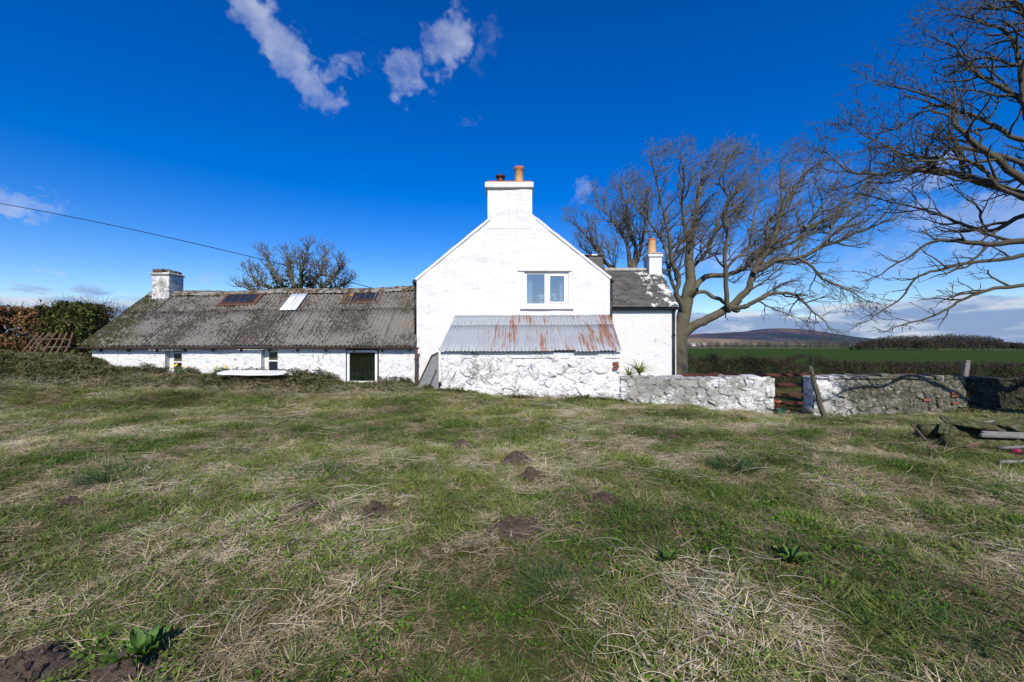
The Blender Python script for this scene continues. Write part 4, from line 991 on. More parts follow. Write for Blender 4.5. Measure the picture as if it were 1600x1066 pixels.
T.limb(zl([(1085, 600), (1150, 640), (1200, 700), (1270, 730), (1340, 760), (1400, 800)], -2.6, -4.2), 0.079, 0.016, dict(cfg, bias=np.array((.25, 0, -.12)), len=[1.7, 1.0, .6, .35]), .15)
T.limb(zl([(768, 845), (755, 805), (745, 705), (740, 600), (752, 500), (738, 400), (762, 330), (725, 250), (745, 160)], -.6, -2.4), 0.151, 0.028, cfg, .25)
T.limb(zl([(560, 850), (548, 805), (532, 765), (542, 690), (505, 620), (492, 540), (470, 440), (450, 350), (432, 250), (415, 180)], -.2, -2.2), 0.173, 0.028, cfg, .25)
T.limb(zl([(582, 735), (585, 700), (604, 640), (652, 592), (692, 520), (722, 432), (762, 342), (822, 262), (868, 170)], .1, 2.8), 0.151, 0.028, cfg, .25)
T.limb(zl([(555, 850), (540, 795), (510, 742), (482, 650), (470, 560), (405, 450), (352, 380), (312, 300), (285, 260)], .3, 2.8), 0.137, 0.024, cfg, .25)
T.limb(zl([(590, 560), (560, 450), (545, 330), (560, 220), (545, 150)], .6, -1.2), 0.108, 0.024, cfg, .15)
T.limb(zl([(925, 590), (990, 545), (1060, 520), (1120, 455), (1165, 380), (1225, 300), (1270, 240)], -.8, -2.6), 0.108, 0.024, cfg, .15)
T.limb(zl([(575, 800), (630, 752), (700, 785), (752, 815), (775, 835)], .0, -.6), 0.094, 0.112, dict(cfg, levels=1), .6, n=7)
T.limb(zl([(745, 690), (790, 620), (850, 560), (880, 470), (900, 380), (915, 290), (905, 200)], -.9, .6), 0.086, 0.024, cfg, .2)
T.limb(zl([(1150, 565), (1230, 540), (1310, 515), (1390, 470), (1470, 440)], -2.2, -3.5), .09, .025, cfg, .15)
T.limb(zl([(1115, 462), (1200, 430), (1280, 380), (1350, 320), (1400, 270)], -1.8, -.5), .09, .025, cfg, .15)
T.limb(zl([(640, 240), (690, 180), (760, 130)], .9, 2.), .05, .02, cfg, .15)
T.limb(zl([(900, 800), (960, 830), (1030, 860), (1090, 880)], -1.4, -2.6), .05, .015, dict(cfg, bias=np.array((.2, 0, -.15)), len=[1.1, .7, .45, .3]), .15)
bt = thing('bare_tree', base + (0, 0, .1), 'large windswept bare tree with forked trunk right of the slate-roofed extension', 'tree', 'bare trees around the cottage')
T.finish(bt, M['bark'], M['twig_bark'])

# second bare tree behind the cottage roof
rng = np.random.default_rng(55); T = Tree(rng); T2 = 27.0
c2 = dict(cfg, bias=np.array((-.12, 0, .36)), len=[2.4, 1.3, .8, .45], gap=[.45, .34, .28, .26])
b2 = P(985, 560, T2); b2[2] = g1(b2[0], T2) - .1
fork = P(982, 440, T2)
T.limb([b2, (b2 + fork) / 2 + (.1, 0, 0), fork], .45, .30, dict(cfg, levels=0), rough=.03, n=10)
for l, d1 in (([(300, 560), (262, 480), (205, 405), (150, 340)], 1.), ([(225, 645), (180, 582), (130, 520), (70, 462)], -1.5), ([(335, 560), (292, 470), (300, 385), (270, 300)], 2.), ([(345, 600), (370, 500), (380, 410), (390, 320)], -1.), ([(250, 660), (200, 630), (140, 600), (90, 560)], .5)):
    T.limb([fork] + zl(l, 0, d1, T2), .17, .03, c2, .2)
T.finish(thing('bare_tree', b2 + (0, 0, .1), 'bare tree rising behind the right slope of the cottage roof', 'tree', 'bare trees around the cottage'), M['bark'], M['twig_bark'])

# ivy-clad tree behind the wing
rng = np.random.default_rng(12); T = Tree(rng); T3 = 30.0
c3 = dict(cfg, bias=np.array((0, 0, .30)), len=[1.6, 1.0, .6, .35], gap=[.36, .27, .24, .23], rmin=.010)
fork = P(468, 492, T3); b3 = fork.copy(); b3[2] = g1(b3[0], T3) - .1
T.limb([b3, (b3 + fork) / 2, fork], .5, .42, dict(cfg, levels=0), rough=.03, n=10)
ivy_pts = []
for tip, mid, dy in (((392, 425), (430, 455), 1.), ((418, 402), (442, 448), -1.), ((448, 400), (455, 440), 1.5), ((480, 393), (472, 440), -1.2), ((508, 398), (490, 440), 1.), ((532, 415), (505, 450), -1.), ((545, 440), (512, 462), .6), ((380, 448), (420, 470), -.5)):
    a, b_ = P(*mid, T3 + dy * .5), P(*tip, T3 + dy); T.limb([fork, a, a * .5 + b_ * .5 + rng.normal(0, .2, 3), b_], .20, .035, c3, .2)
    for q in range(14): ivy_pts.append(fork + (a - fork) * rng.uniform(.3, 1.25))
r3 = thing('bare_tree', b3 + (0, 0, .1), 'bare tree with ivy on its stems rising behind the outbuilding ridge', 'tree', 'bare trees around the cottage')
T.finish(r3, M['bark'], M['twig_bark'])

def leaf_cloud(pts, size, rng, flat=.0, aspect=1.6):
    """one small diamond leaf per point"""
    n = len(pts); a = rng.normal(0, 1, (n, 3)); a[:, 2] *= (1 - flat); a /= np.linalg.norm(a, axis=1, keepdims=True)
    b = rng.normal(0, 1, (n, 3)); b -= (b * a).sum(1, keepdims=True) * a; b /= np.linalg.norm(b, axis=1, keepdims=True)
    s = (size * rng.uniform(.6, 1.35, n))[:, None]
    V = np.stack([pts - a * s * aspect * .5, pts - b * s * .5, pts + a * s * aspect * .5, pts + b * s * .5], 1).reshape(-1, 3)
    F = np.arange(n * 4).reshape(n, 4); return V, F, np.repeat(rng.random(n), 4)
def sliver_cloud(pts, length, width, rng, up=.3):
    n = len(pts); a = rng.normal(0, 1, (n, 3)); a[:, 2] = np.abs(a[:, 2]) + up; a /= np.linalg.norm(a, axis=1, keepdims=True)
    b = np.cross(a, rng.normal(0, 1, (n, 3))); b /= np.linalg.norm(b, axis=1, keepdims=True); L = (length * rng.uniform(.5, 1.4, n))[:, None]; w = (width * rng.uniform(.6, 1.4, n))[:, None]
    V = np.stack([pts - b * w, pts + b * w, pts + a * L + b * w * .4, pts + a * L - b * w * .4], 1).reshape(-1, 3)
    return V, np.arange(n * 4).reshape(n, 4), np.repeat(rng.random(n), 4)
ip = np.array(ivy_pts).repeat(22, 0); ip = ip + rng.normal(0, .22, ip.shape)
V, F, lf = leaf_cloud(ip, .13, rng); obj('ivy', mesh_np('ivy', V, F, M['ivy_leaf'], False, {'leaf': lf}), r3)

# near tree at the right, its trunk outside the frame
rng = np.random.default_rng(31); T = Tree(rng)
cn = dict(levels=4, seg=[.35, .22, .14, .09, .07], wig=.28, bias=np.array((-.20, 0, .20)), bk=[1, 1, .9, .8, .6], gap=[.40, .31, .23, .19], len=[1.75, .9, .46, .22], rad=[.038, .020, .0115, .0075], rmin=.0052, ang=.80, thick=.014)
NTX, NTY = 13.3, 8.0
nb = np.array((NTX, NTY, g1(NTX, NTY) - .15)); ntop = np.array((13.5, 8.4, 7.5))
T.limb([nb, nb * .75 + ntop * .25 + (.1, .1, 0), nb * .45 + ntop * .55, ntop, (13.6, 8.7, 10.5), (13.2, 9.0, 12.8)], .62, .08, cn, .45, n=16, rough=.04)
def zn(lst, y0, y1):
    n = len(lst); return [zpt(x, y, y0 + (y1 - y0) * i / (n - 1), 1200, 0, 2.05) for i, (x, y) in enumerate(lst)]
NEAR = [([(900, 650), (820, 630), (760, 610), (640, 580), (540, 555), (430, 547), (330, 552), (250, 540), (190, 490)], 8.9, 10.6, .10, 3.4),
        ([(900, 785), (820, 765), (700, 770), (600, 765), (520, 778), (430, 835), (350, 885)], 8.8, 10.2, .085, 3.0),
        ([(900, 630), (820, 590), (720, 520), (640, 470), (582, 410), (572, 360), (500, 310), (385, 275)], 9.0, 9.6, .085, 3.6),
        ([(880, 400), (820, 320), (740, 280), (650, 225), (615, 170), (545, 130)], 9.0, 9.6, .075, 5.0),
        ([(880, 380), (812, 310), (800, 200), (770, 120), (700, 80), (600, 45)], 8.8, 10.2, .08, 5.2),
        ([(950, 790), (820, 830), (720, 842), (600, 860), (500, 885), (440, 950), (340, 1010)], 8.9, 9.8, .055, 2.6),
        ([(950, 860), (820, 915), (720, 925), (640, 960), (560, 1000), (480, 1030), (400, 1052)], 8.7, 9.2, .045, 2.4),
        ([(900, 700), (800, 692), (700, 740), (600, 722), (500, 682), (430, 660), (310, 625)], 9.1, 11.2, .065, 3.1),
        ([(920, 180), (830, 70), (760, -40), (700, -140), (620, -200)], 9.0, 9.8, .08, 7.0),
        ([(900, 520), (830, 450), (760, 425), (680, 380), (600, 355), (520, 330), (420, 400), (330, 430)], 9.2, 10.8, .06, 4.2),
        ([(640, 470), (560, 500), (480, 500), (390, 480), (300, 430)], 9.4, 10.4, .045, 3.5),
        ([(760, 612), (690, 540), (600, 505), (520, 520), (430, 510)], 9.1, 9.0, .045, 3.3),
        ([(900, 240), (840, 190), (820, 100), (790, 20), (720, 10)], 9.4, 8.6, .05, 6.0)]
for l, y0, y1, r0, zs in NEAR:
    pts = zn(l, y0, y1); st = np.array((13.45, 8.3, zs)); a = (st + pts[0]) / 2 + (0, 0, .15)
    low = l[-1][1] > 800
    T.limb([st, a] + pts, r0 * 1.35, .012, dict(cn, len=[1.05, .6, .36, .2], bias=np.array((-.3, 0, .12))) if low else cn, .40, rough=.035, dens=.55 if low else .82, n=8)
for k in range(7):        # limbs on the side away from the view
    a = rng.uniform(-1.3, 1.6); z0 = rng.uniform(3.2, 8); L = rng.uniform(3, 5); d = np.array((math.cos(a), math.sin(a) * .8, .45)); st = np.array((13.45, 8.3, z0))
    T.limb([st, st + d * L * .4, st + d * L * .75 + (0, 0, .3), st + d * L], .12, .02, dict(cn, levels=3), .3, n=7)
T.finish(thing('bare_tree', nb + (0, 0, .15), 'near bare tree whose dark branches reach in over the right of the field', 'tree', 'bare trees around the cottage'), M['near_bark'], M['near_bark'])

# ------------------------------------------------------------------ hedges
def hedge(name, xs, yc, wid, topf, basef, n, leaf, size, mat, label, rng, kind='leaf', twigs=2500, stems=10, rough=.25, group=None, gapf=None):
    x = rng.uniform(xs[0], xs[1], n); top = topf(x) + (fbm(x * 1.6, x * 0, 3, 5) - .5) * rough * 2; b = basef(x)
    t = rng.random(n) ** .75; z = b + (top - b) * t + rng.normal(0, .04, n); y = yc + rng.uniform(-1, 1, n) * wid / 2 * (1 - .35 * t ** 3) + (fbm(x * 1.2, z * 1.2, 3, 9) - .5) * .5
    keep = fbm(x * 1.9 + 3, z * 1.9, 3, 31) > .36
    if gapf is not None: keep &= gapf(x, z, rng)
    pts = np.stack([x, y, z], -1)[keep]
    root = thing(name, ((xs[0] + xs[1]) / 2, yc, float(np.mean(basef(np.array(xs))))), label, 'hedge', group)
    V, F, lf = leaf_cloud(pts, size, rng) if kind == 'leaf' else sliver_cloud(pts, size, .010 if size < .5 else .012, rng)
    obj('foliage', mesh_np('foliage', V, F, mat, False, {'leaf': lf}), root)['kind'] = 'stuff'
    if twigs:
        xt = rng.uniform(xs[0], xs[1], twigs); tt = topf(xt); bt_ = basef(xt); zt = bt_ + (tt - bt_) * rng.random(twigs) ** .6
        pt = np.stack([xt, yc + rng.uniform(-.5, .5, twigs) * wid * .9, zt], -1)
        V, F, lf = sliver_cloud(pt, .38, .006, rng, .6); obj('twigs', mesh_np('twigs', V, F, M['hawthorn_twig'], False, {'leaf': lf}), root)['kind'] = 'stuff'
    for k in range(stems):
        sx = xs[0] + (xs[1] - xs[0]) * (k + rng.random()) / stems; b0 = np.array((sx, yc + rng.normal(0, .1), float(basef(np.array([sx]))[0]) - .1)); hgt = float(topf(np.array([sx]))[0]) - b0[2] - .2
        p1 = b0 + (rng.normal(0, .1), rng.normal(0, .1), hgt * .45); p2 = p1 + (rng.normal(0, .25), rng.normal(0, .15), hgt * .45)
        MB().tube([b0, p1, p2], [.05, .035, .012], 6).build('stem', M['near_bark'], root, True)
    return root
rng = np.random.default_rng(8)
hedge('hedge', (-27, -16.9), 16.0, 1.3, lambda x: 2.92 + 0 * x, lambda x: gz(x, x * 0 + 16.0), 30000, None, .085, M['beech_leaf'], 'clipped beech hedge holding brown leaves at the left edge', rng, stems=10, rough=.10)
hedge('hedge', (-17.05, -15.25), 15.7, 1.2, lambda x: 3.02 + 0 * x - .0 * x, lambda x: gz(x, x * 0 + 15.7), 11500, None, .075, M['hedge_leaf'], 'green hawthorn bush between the beech hedge and the outbuilding', rng, stems=6, rough=.14, twigs=900)
hedge('hedge', (-15.5, -14.35), 15.6, 1.0, lambda x: 2.95 - (x + 15.5) * .10, lambda x: gz(x, x * 0 + 15.6), 2300, None, .07, M['hedge_leaf'], 'thin see-through bush at the left verge of the outbuilding roof', rng, stems=5, rough=.2, twigs=700, gapf=lambda x, z, r: z > 1.9 + .4 * r.random(len(x)))
hy = 25.0
def hb(x): return gz(x, x * 0 + hy)
hedge('hedge', (9.2, 18.2), hy, 1.2, lambda x: .86 - (x - 10) * .012, hb, 13000, None, .26, M['hawthorn_twig'], 'loose bare hawthorn hedge behind the red rail fence', rng, 'sliver', 0, 16, .38)
hedge('hedge', (18.0, 42.0), hy - .1, 1.3, lambda x: .52 - (x - 18) * .012, hb, 34000, None, .24, M['hawthorn_twig'], 'long clipped bare hedge along the field edge above the mossy wall', rng, 'sliver', 0, 20, .06)

# ------------------------------------------------------------------ far woods (one mass each)
def far_wood(name, prof, Y, mat, n_tree, label, seed, dens=420, wid=70):
    rng = np.random.default_rng(seed); px = np.array([p[0] for p in prof]); py = np.array([p[1] for p in prof]); VV = []; FF = []; LF = []; nv = 0
    for k in range(n_tree):
        x = px[0] + (px[-1] - px[0]) * (k + rng.random()) / n_tree; yy = Y + rng.uniform(0, wid); gz_ = -4.2
        top = EYE + (HY - np.interp(x, px, py) - rng.uniform(-2.5, 1.0)) / F_PX * yy; X = (x - CX) / F_PX * yy; h = top - gz_
        m = dens; r = h * rng.uniform(.34, .5); u = rng.normal(0, 1, (m, 3)); u /= np.linalg.norm(u, axis=1, keepdims=True); u *= rng.random((m, 1)) ** .4
        pts = np.array((X, yy, gz_ + h * .50)) + u * (r, r, h * .47)
        V, F, lf = sliver_cloud(pts, h * .13, .15, rng, .5); VV.append(V); FF.append(F + nv); nv += len(V); LF.append(np.clip(lf * .6 + rng.random() * .4, 0, 1))
        V, F = tube_arrays(np.array(((X, yy, gz_ - .5), (X + rng.normal(0, .2), yy, gz_ + h * .35), (X + rng.normal(0, .5), yy, gz_ + h * .75))), np.array((.38, .26, .08)), 4)
        VV.append(V); FF.append(F + nv); nv += len(V); LF.append(np.full(len(V), .3))
    return tag(obj(name, mesh_np(name, np.concatenate(VV), np.concatenate(FF), mat, False, {'leaf': np.concatenate(LF)})), label, 'wood', None, 'stuff')
far_wood('far_wood', [(1330, 541), (1362, 529), (1390, 525), (1440, 526), (1485, 523), (1540, 526), (1572, 534), (1640, 543)], 345, M['wood_twig'], 62, 'dark bare wood beyond the green field at the right', 3, 480)
far_wood('far_wood', [(1040, 539), (1150, 534), (1250, 530), (1345, 532), (1420, 537)], 430, M['pale_wood_twig'], 52, 'paler line of bare trees at the foot of the hills', 9, 260)
for k, (px, w) in enumerate(((1083, 11), (1091, 8), (1100, 5))):
    X = (px - CX) / F_PX * 900; t = thing('far_house', (X, 900, -4), ['larger white farmhouse far off beside the bare tree trunk', 'middle of three small white farm buildings far below the hills', 'smallest white farm building far below the hills'][k], 'house', 'far white farm buildings')
    b = P(px, 545, 900); hgt = 4.2
    MB().span((X - w / 2, 900, -4.3), (X + w / 2, 906, hgt - 4)).build('wall', M['far_white'], t)
    MB().prism([(X - w / 2 - .3, 899.7, hgt - 4), (X - w / 2 - .3, 906.3, hgt - 4), (X - w / 2 - .3, 903, hgt - 1.4)], (w + .6, 0, 0)).build('roof', M['slate'], t)
    for q in range(2): MB().span((X - w / 4 + q * w / 2 - .5, 899.85, -2.6), (X - w / 4 + q * w / 2 + .5, 899.95, -1.2)).build('window', M['skylight_pane'], t)

# ------------------------------------------------------------------ fence, pots and other things at the gap
fn = thing('rail_fence', (9.5, 16.3, -.9), 'red-brown painted rail fence seen through the gap in the walls', 'fence')
for z in (.40, .03, -.36, -.68):
    MB().span((5.99, 16.28, z - .055), (15.5, 16.32, z + .055)).build('rail', M['red_fence'], fn, bevel=.008)
for x in np.arange(6.06, 15.6, 1.72):
    MB().span((x - .06, 16.33, -1.3), (x + .06, 16.45, .50)).build('post', M['red_fence'], fn, bevel=.01)
def on_ground(x, y, dz=0.0): return np.array((x, y, g1(x, y) + dz))
c0 = np.array((7.78, 12.55, 0)); c0[2] = -.32
bk = thing('plant_stand', (c0[0], c0[1], g1(c0[0], c0[1])), 'brick plinth under the terracotta pot in the wall gap', 'plinth')
MB().span((c0[0] - .16, c0[1] - .16, g1(c0[0], c0[1]) - .2), (c0[0] + .16, c0[1] + .16, c0[2])).build('plinth', M['cement'], bk, bevel=.02)
pt = thing('plant_pot', c0, 'terracotta pot with dead stems beside the wall end in the gap', 'plant pot', 'pots at the wall gap')
MB().lathe(c0, [(.0, 0), (.07, 0), (.12, .19), (.135, .195), (.137, .25), (.118, .25), (.11, .22), (.0, .215)], 16).build('pot', M['terracotta'], pt, True)
for k in range(7): a = RS.uniform(0, 6.28); MB().tube([c0 + (0.03 * math.cos(a), 0.03 * math.sin(a), .21), c0 + (.08 * math.cos(a), .08 * math.sin(a), .21 + RS.uniform(.05, .1))], .008, 4).build('dead_stem', M['dead_wood'], pt)
c1 = on_ground(7.72, 12.28, -.01); t = thing('plant_trough', c1, 'small dark green trough on the ground at the wall gap', 'trough', 'pots at the wall gap')
MB().add([(c1[0] + sx * w, c1[1] + sy * w * .8, c1[2] + z) for z, w in ((0, .09), (.17, .13)) for sx, sy in ((-1, -1), (1, -1), (1, 1), (-1, 1))] , [[0, 1, 5, 4], [1, 2, 6, 5], [2, 3, 7, 6], [3, 0, 4, 7], [3, 2, 1, 0]]).build('trough', M['green_plastic'], t)
MB().span((c1[0] - .10, c1[1] - .08, c1[2] + .02), (c1[0] + .10, c1[1] + .08, c1[2] + .14)).build('compost', M['soil'], t)
c2_ = on_ground(8.15, 12.9, -.01); t = thing('plant_pot', c2_, 'wide low ochre bowl pot on the ground in the wall gap', 'plant pot', 'pots at the wall gap')
MB().lathe(c2_, [(.0, 0), (.12, 0), (.2, .12), (.22, .13), (.22, .17), (.19, .17), (.17, .13), (0, .12)], 16).build('bowl', M['yellow_clay'], t, True)
# leaning post
a = ground_px(1289, 656); b_ = a + np.array((-.27, .12, 1.26))
t = thing('leaning_post', a, 'old wooden post leaning against the whitened end of the mossy wall', 'post')
ps = [a - (b_ - a) * .08 + (b_ - a) * 1.08 * k / 6 + RS.normal(0, .008, 3) for k in range(7)]; MB().tube(ps, [.062, .06, .058, .056, .054, .05, .045], 9).build('shaft', M['old_post'], t, True)
MB().tube([ps[5] + (.0, -.07, 0), ps[5] + (0, -.05, .02)], .012, 6).build('nail', M['brown_iron'], t)
# grey post behind the mossy wall
a = np.array(P(1503, 600, 12.8)); t = thing('grey_post', (a[0], a[1], g1(a[0], a[1])), 'weathered grey post standing just behind the mossy wall', 'post')
MB().box((a[0], 12.8, .1), (.14, .12, 1.9), Euler((0, math.radians(9), 0)).to_matrix()).build('shaft', M['grey_timber'], t, bevel=.02)
MB().box((a[0] + .15, 12.8, 1.07), (.13, .11, .05), Euler((0, math.radians(9), 0)).to_matrix()).build('post_top', M['grey_timber'], t, bevel=.01)

# heap of old timber at the right edge
hc = ground_px(1575, 712); HX, HYY = hc[0], hc[1]
def heap_log(p, q, r, mat, nm, label, cat, fl=1.0):
    p, q = np.array(p), np.array(q); n = 7; pts = [p + (q - p) * k / (n - 1) + RS.normal(0, r * .12, 3) for k in range(n)]
    rr = r * RS.uniform(.85, 1.12, n); o = thing(nm, (p + q) / 2 - (0, 0, r), label, cat, 'old timber in the heap'); MB().tube(pts, rr, 9).build('log', mat, o, True)
    MB().tube([pts[3], pts[3] + (RS.normal(0, .05), -r * 1.2, r * .9)], [r * .35, r * .2], 6).build('knot', mat, o, True); return o
heap_log(on_ground(HX - .62, HYY + .30, .10), on_ground(HX + 1.2, HYY + .22, .11), .10, M['mossy_log'], 'mossy_log', 'long mossy log under the grey board in the timber heap', 'log')
heap_log(on_ground(HX - .40, HYY + .85, .12), on_ground(HX + 1.3, HYY + 1.0, .16), .12, M['mossy_log'], 'mossy_log', 'thick mossy log at the back of the timber heap', 'log')
def board(c, size, rot, mat, label, split=True):
    R = Euler(tuple(math.radians(a) for a in rot)).to_matrix(); o = thing('old_board', c, label, 'board', 'old timber in the heap')
    n = 3; w = size[1] / n
    for k in range(n):
        off = np.array(R @ Vector((RS.normal(0, .02), (k - 1) * w, RS.normal(0, .003)))); MB().box(np.array(c) + off, (size[0] * RS.uniform(.93, 1.0), w * .93, size[2]), R, .004).build('plank', mat, o, bevel=.005)
g0 = g1(HX, HYY)
board((HX + .50, HYY + .18, g0 + .235), (1.3, .14, .045), (14, 2, -3), M['grey_timber'], 'split silver-grey board lying on top of the timber heap')
board((HX - .25, HYY + .62, g0 + .24), (.45, .20, .03), (30, -14, 40), M['mossy_log'], 'short mossy board tilted at the left of the timber heap')
board((HX + .30, HYY + .75, g0 + .31), (.8, .24, .03), (24, 8, -16), M['mossy_log'], 'wide mossy board lying across the back of the timber heap')
board((HX + .95, HYY + .62, g0 + .33), (.7, .26, .03), (20, -10, 14), M['mossy_log'], 'mossy board at the right end of the timber heap')
for k, (dx, dy, L_, az, el) in enumerate(((-.5, .1, .7, 20, 8), (-.2, -.05, .55, -35, 12), (.5, .05, .8, 8, 4), (.9, .3, .6, -20, 14), (-.75, .45, .5, 65, 20), (.2, .95, .9, 12, 6))):
    a = on_ground(HX + dx, HYY + dy, .05 + .05 * (k % 3)); d = np.array((math.cos(math.radians(az)) * math.cos(math.radians(el)), math.sin(math.radians(az)), math.sin(math.radians(el)))) * L_
    heap_log(a, a + d, .018 + .006 * (k % 2), M['grey_timber'] if k % 2 else M['dead_wood'], 'dead_stick', ['thin dead stick at the left of the timber heap', 'grey stick slanting in front of the timber heap', 'dead stick along the front of the timber heap', 'grey stick at the right end of the timber heap', 'dead stick poking out of the far left of the timber heap', 'grey stick lying across the back of the timber heap'][k], 'stick')
cpk = np.array((HX + .12, HYY + .0, g0 + .045))
V = []; n = 12
for i in range(7):
    th = math.pi * i / 6
    for j in range(n): a = 2 * math.pi * j / n; r = 1 + RS.normal(0, .12); V.append(cpk + np.array((.06 * math.sin(th) * math.cos(a) * r, .045 * math.sin(th) * math.sin(a) * r, .05 * math.cos(th) * r)))
o = obj('crumpled_wrapper', mesh_np('crumpled_wrapper', V, [[i * n + j, i * n + (j + 1) % n, (i + 1) * n + (j + 1) % n, (i + 1) * n + j] for i in range(6) for j in range(n)], M['pink_plastic'])); tag(o, 'crumpled pink plastic under the grey board of the timber heap', 'litter')
p = ground_px(1582, 728); heap_log(p + (-.16, 0, .03), p + (.2, .03, .03), .03, M['grey_timber'], 'broken_branch', 'pale broken branch lying in front of the timber heap', 'branch')

# ------------------------------------------------------------------ left side: trellis, white board, hose
t = thing('trellis_panel', (-17.0, 14.6, g1(-17, 14.6)), 'collapsed rusty trellis leaning against the hedge at the left', 'trellis')
for k in range(7):
    a = P(28 + k * 11, 572, 14.5); b_ = P(60 + k * 9, 520, 15.0); a[2] = g1(a[0], a[1]) - .05
    MB().tube([a, (a + b_) / 2 + RS.normal(0, .02, 3), b_], .026, 5).build('slat', M['dead_wood'], t)
for k in range(3):
    a = P(38 + k * 8, 556 - k * 13, 14.6 + k * .12); b_ = P(112 - k * 2, 554 - k * 12, 14.6 + k * .12); MB().tube([a, b_], .02, 5).build('cross_slat', M['dead_wood'], t)
bc = np.array((-8.02, 13.25, .70)); t = thing('white_board', bc - (0, 0, .1), 'long white board lying on the overgrown bank below the outbuilding', 'board')
R = Euler((math.radians(9), math.radians(.5), math.radians(2))).to_matrix()
out = [(-1.02, -.18), (-.80, -.30), (0, -.33), (.7, -.33), (1.0, -.20), (1.02, .02), (.95, .2), (0, .24), (-.8, .22), (-1.0, .1)]
MB().prism([np.array(R @ Vector((x, y, -.02))) + bc for x, y in out], np.array(R @ Vector((0, 0, .045)))).build('deck', M['paint_white'], t, bevel=.012, seg=2)
MB().tube([np.array(R @ Vector((x, y, .0))) + bc for x, y in [(-.95, -.25), (0, -.345), (.9, -.28)]], .022, 6).build('rim', M['paint_white'], t, True)
hp = [P(447, 580, 13.3), P(453, 580, 13.4), P(459, 584, 13.5), P(462, 590, 13.5), P(463, 600, 13.5)]
tag(MB().tube(hp, .014, 6).build('hose', M['cable_black'], None, True), 'black hose looping off the right end of the white board', 'hose')
# overhead cable and its pole (outside the frame)
pole = np.array((-33.0, 21.0, 0)); pole[2] = g1(-33, 21)
t = thing('utility_pole', pole, 'wooden pole carrying the overhead cable beyond the left edge', 'pole'); MB().tube([pole - (0, 0, .3), pole + (0, 0, 11.0)], [.15, .1], 10).build('shaft', M['old_post'], t, True)
MB().box(pole + (0, 0, 10.7), (.1, 1.1, .1)).build('crossarm', M['old_post'], t)
A = P(0, 318, 20.6); Bc = P(610, 458, 19.6); d0 = (A - Bc); pts = []
for k in range(40):
    s = k / 39; e = pole + np.array((.0, 0, 10.75)); p = Bc + (e - Bc) * s; p[2] -= .0; pts.append(p)
pts = np.array(pts); sx = np.linspace(0, 1, 40)
# make it pass through the photographed line: sag below the straight chord
za = np.interp(A[0], pts[::-1, 0], pts[::-1, 2]); sA = (A[0] - Bc[0]) / (pts[-1, 0] - Bc[0]); sag = (za - A[2]) / (4 * sA * (1 - sA)); pts[:, 2] -= 4 * sag * sx * (1 - sx)
tag(MB().tube(pts, .016, 6).build('overhead_cable', M['cable_black'], None, True), 'thin black overhead cable sloping down from the upper left to the roof', 'cable')

# ------------------------------------------------------------------ small plants
def cordyline(c, n, L, label, seed, stem):
    r = np.random.default_rng(seed); t = thing('cordyline', c, label, 'plant', 'cordylines behind the wall'); top = np.array(c) + (0, 0, stem)
    MB().tube([c, (np.array(c) + top) / 2, top], [.045, .04, .035], 7).build('stem', M['old_post'], t, True)
    for k in range(n):
        a = r.uniform(0, 6.28); e = r.uniform(.25, 1.35); l = L * r.uniform(.7, 1.1); d = np.array((math.cos(a) * math.cos(e), math.sin(a) * math.cos(e), math.sin(e))); sdv = np.array((-math.sin(a), math.cos(a), 0)); V = []
        for i in range(6):
            s = i / 5; q = top + d * l * s + np.array((d[0], d[1], -1.2)) * .22 * l * s * s; w = .018 * (1 - s ** 2.2) + .002; V += [q - sdv * w, q + sdv * w + (0, 0, .004)]
        MB().add(V, [[2 * i, 2 * i + 1, 2 * i + 3, 2 * i + 2] for i in range(5)]).build('leaf', M['cordyline_leaf'], t)
cordyline(on_ground(3.98, 13.3), 52, .62, 'larger cordyline with spiky yellow-green leaves behind the lichened wall', 4, .78)
cordyline(on_ground(3.62, 13.2), 28, .46, 'smaller cordyline beside the lean-to end behind the lichened wall', 6, .72)

def daffodils(px, py, Y, n, label, seed):
    r = np.random.default_rng(seed); X = (px - CX) / F_PX * Y; c = on_ground(X, Y); t = thing('daffodil_clump', c, label, 'daffodils', 'daffodils along the outbuilding')
    for k in range(n * 5):
        a = r.uniform(0, 6.28); b = c + (r.normal(0, .09), r.normal(0, .05), 0); l = r.uniform(.22, .36); q = b + (math.cos(a) * .10, math.sin(a) * .06, l)
        MB().add([b + (-.008, 0, 0), b + (.008, 0, 0), q + (.003, 0, 0), q - (.003, 0, 0)], [[0, 1, 2, 3]]).build('leaf', M['leaf_blade'], t)
    for k in range(n):
        h = c + (r.normal(0, .13), r.normal(0, .05), r.uniform(.32, .46)); b = c + (r.normal(0, .06), 0, 0)
        MB().tube([b, h - (0, 0, .03), h + (0, -.02, 0)], .006, 4).build('stem', M['leaf_blade'], t); V = [h + (0, -.02, 0)]; F = []
        for q in range(12): rr = .040 if q % 2 == 0 else .02; an = q * math.pi / 6; V.append(h + np.array((rr * math.cos(an), -.025, rr * math.sin(an))))
        F = [[0, 1 + q, 1 + (q + 1) % 12] for q in range(12)]
        MB().add(V, F).lathe((0, 0, 0), [], 3).build('flower', M['petal_yellow'], t) if False else MB().add(V, F).build('flower', M['petal_yellow'], t)
daffodils(279, 580, 13.75, 6, 'yellow daffodils under the left outbuilding window', 1)
daffodils(336, 584, 13.6, 3, 'yellow daffodils at the left end of the white board', 2)
daffodils(358, 578, 13.9, 4, 'yellow daffodils behind the white board', 3)

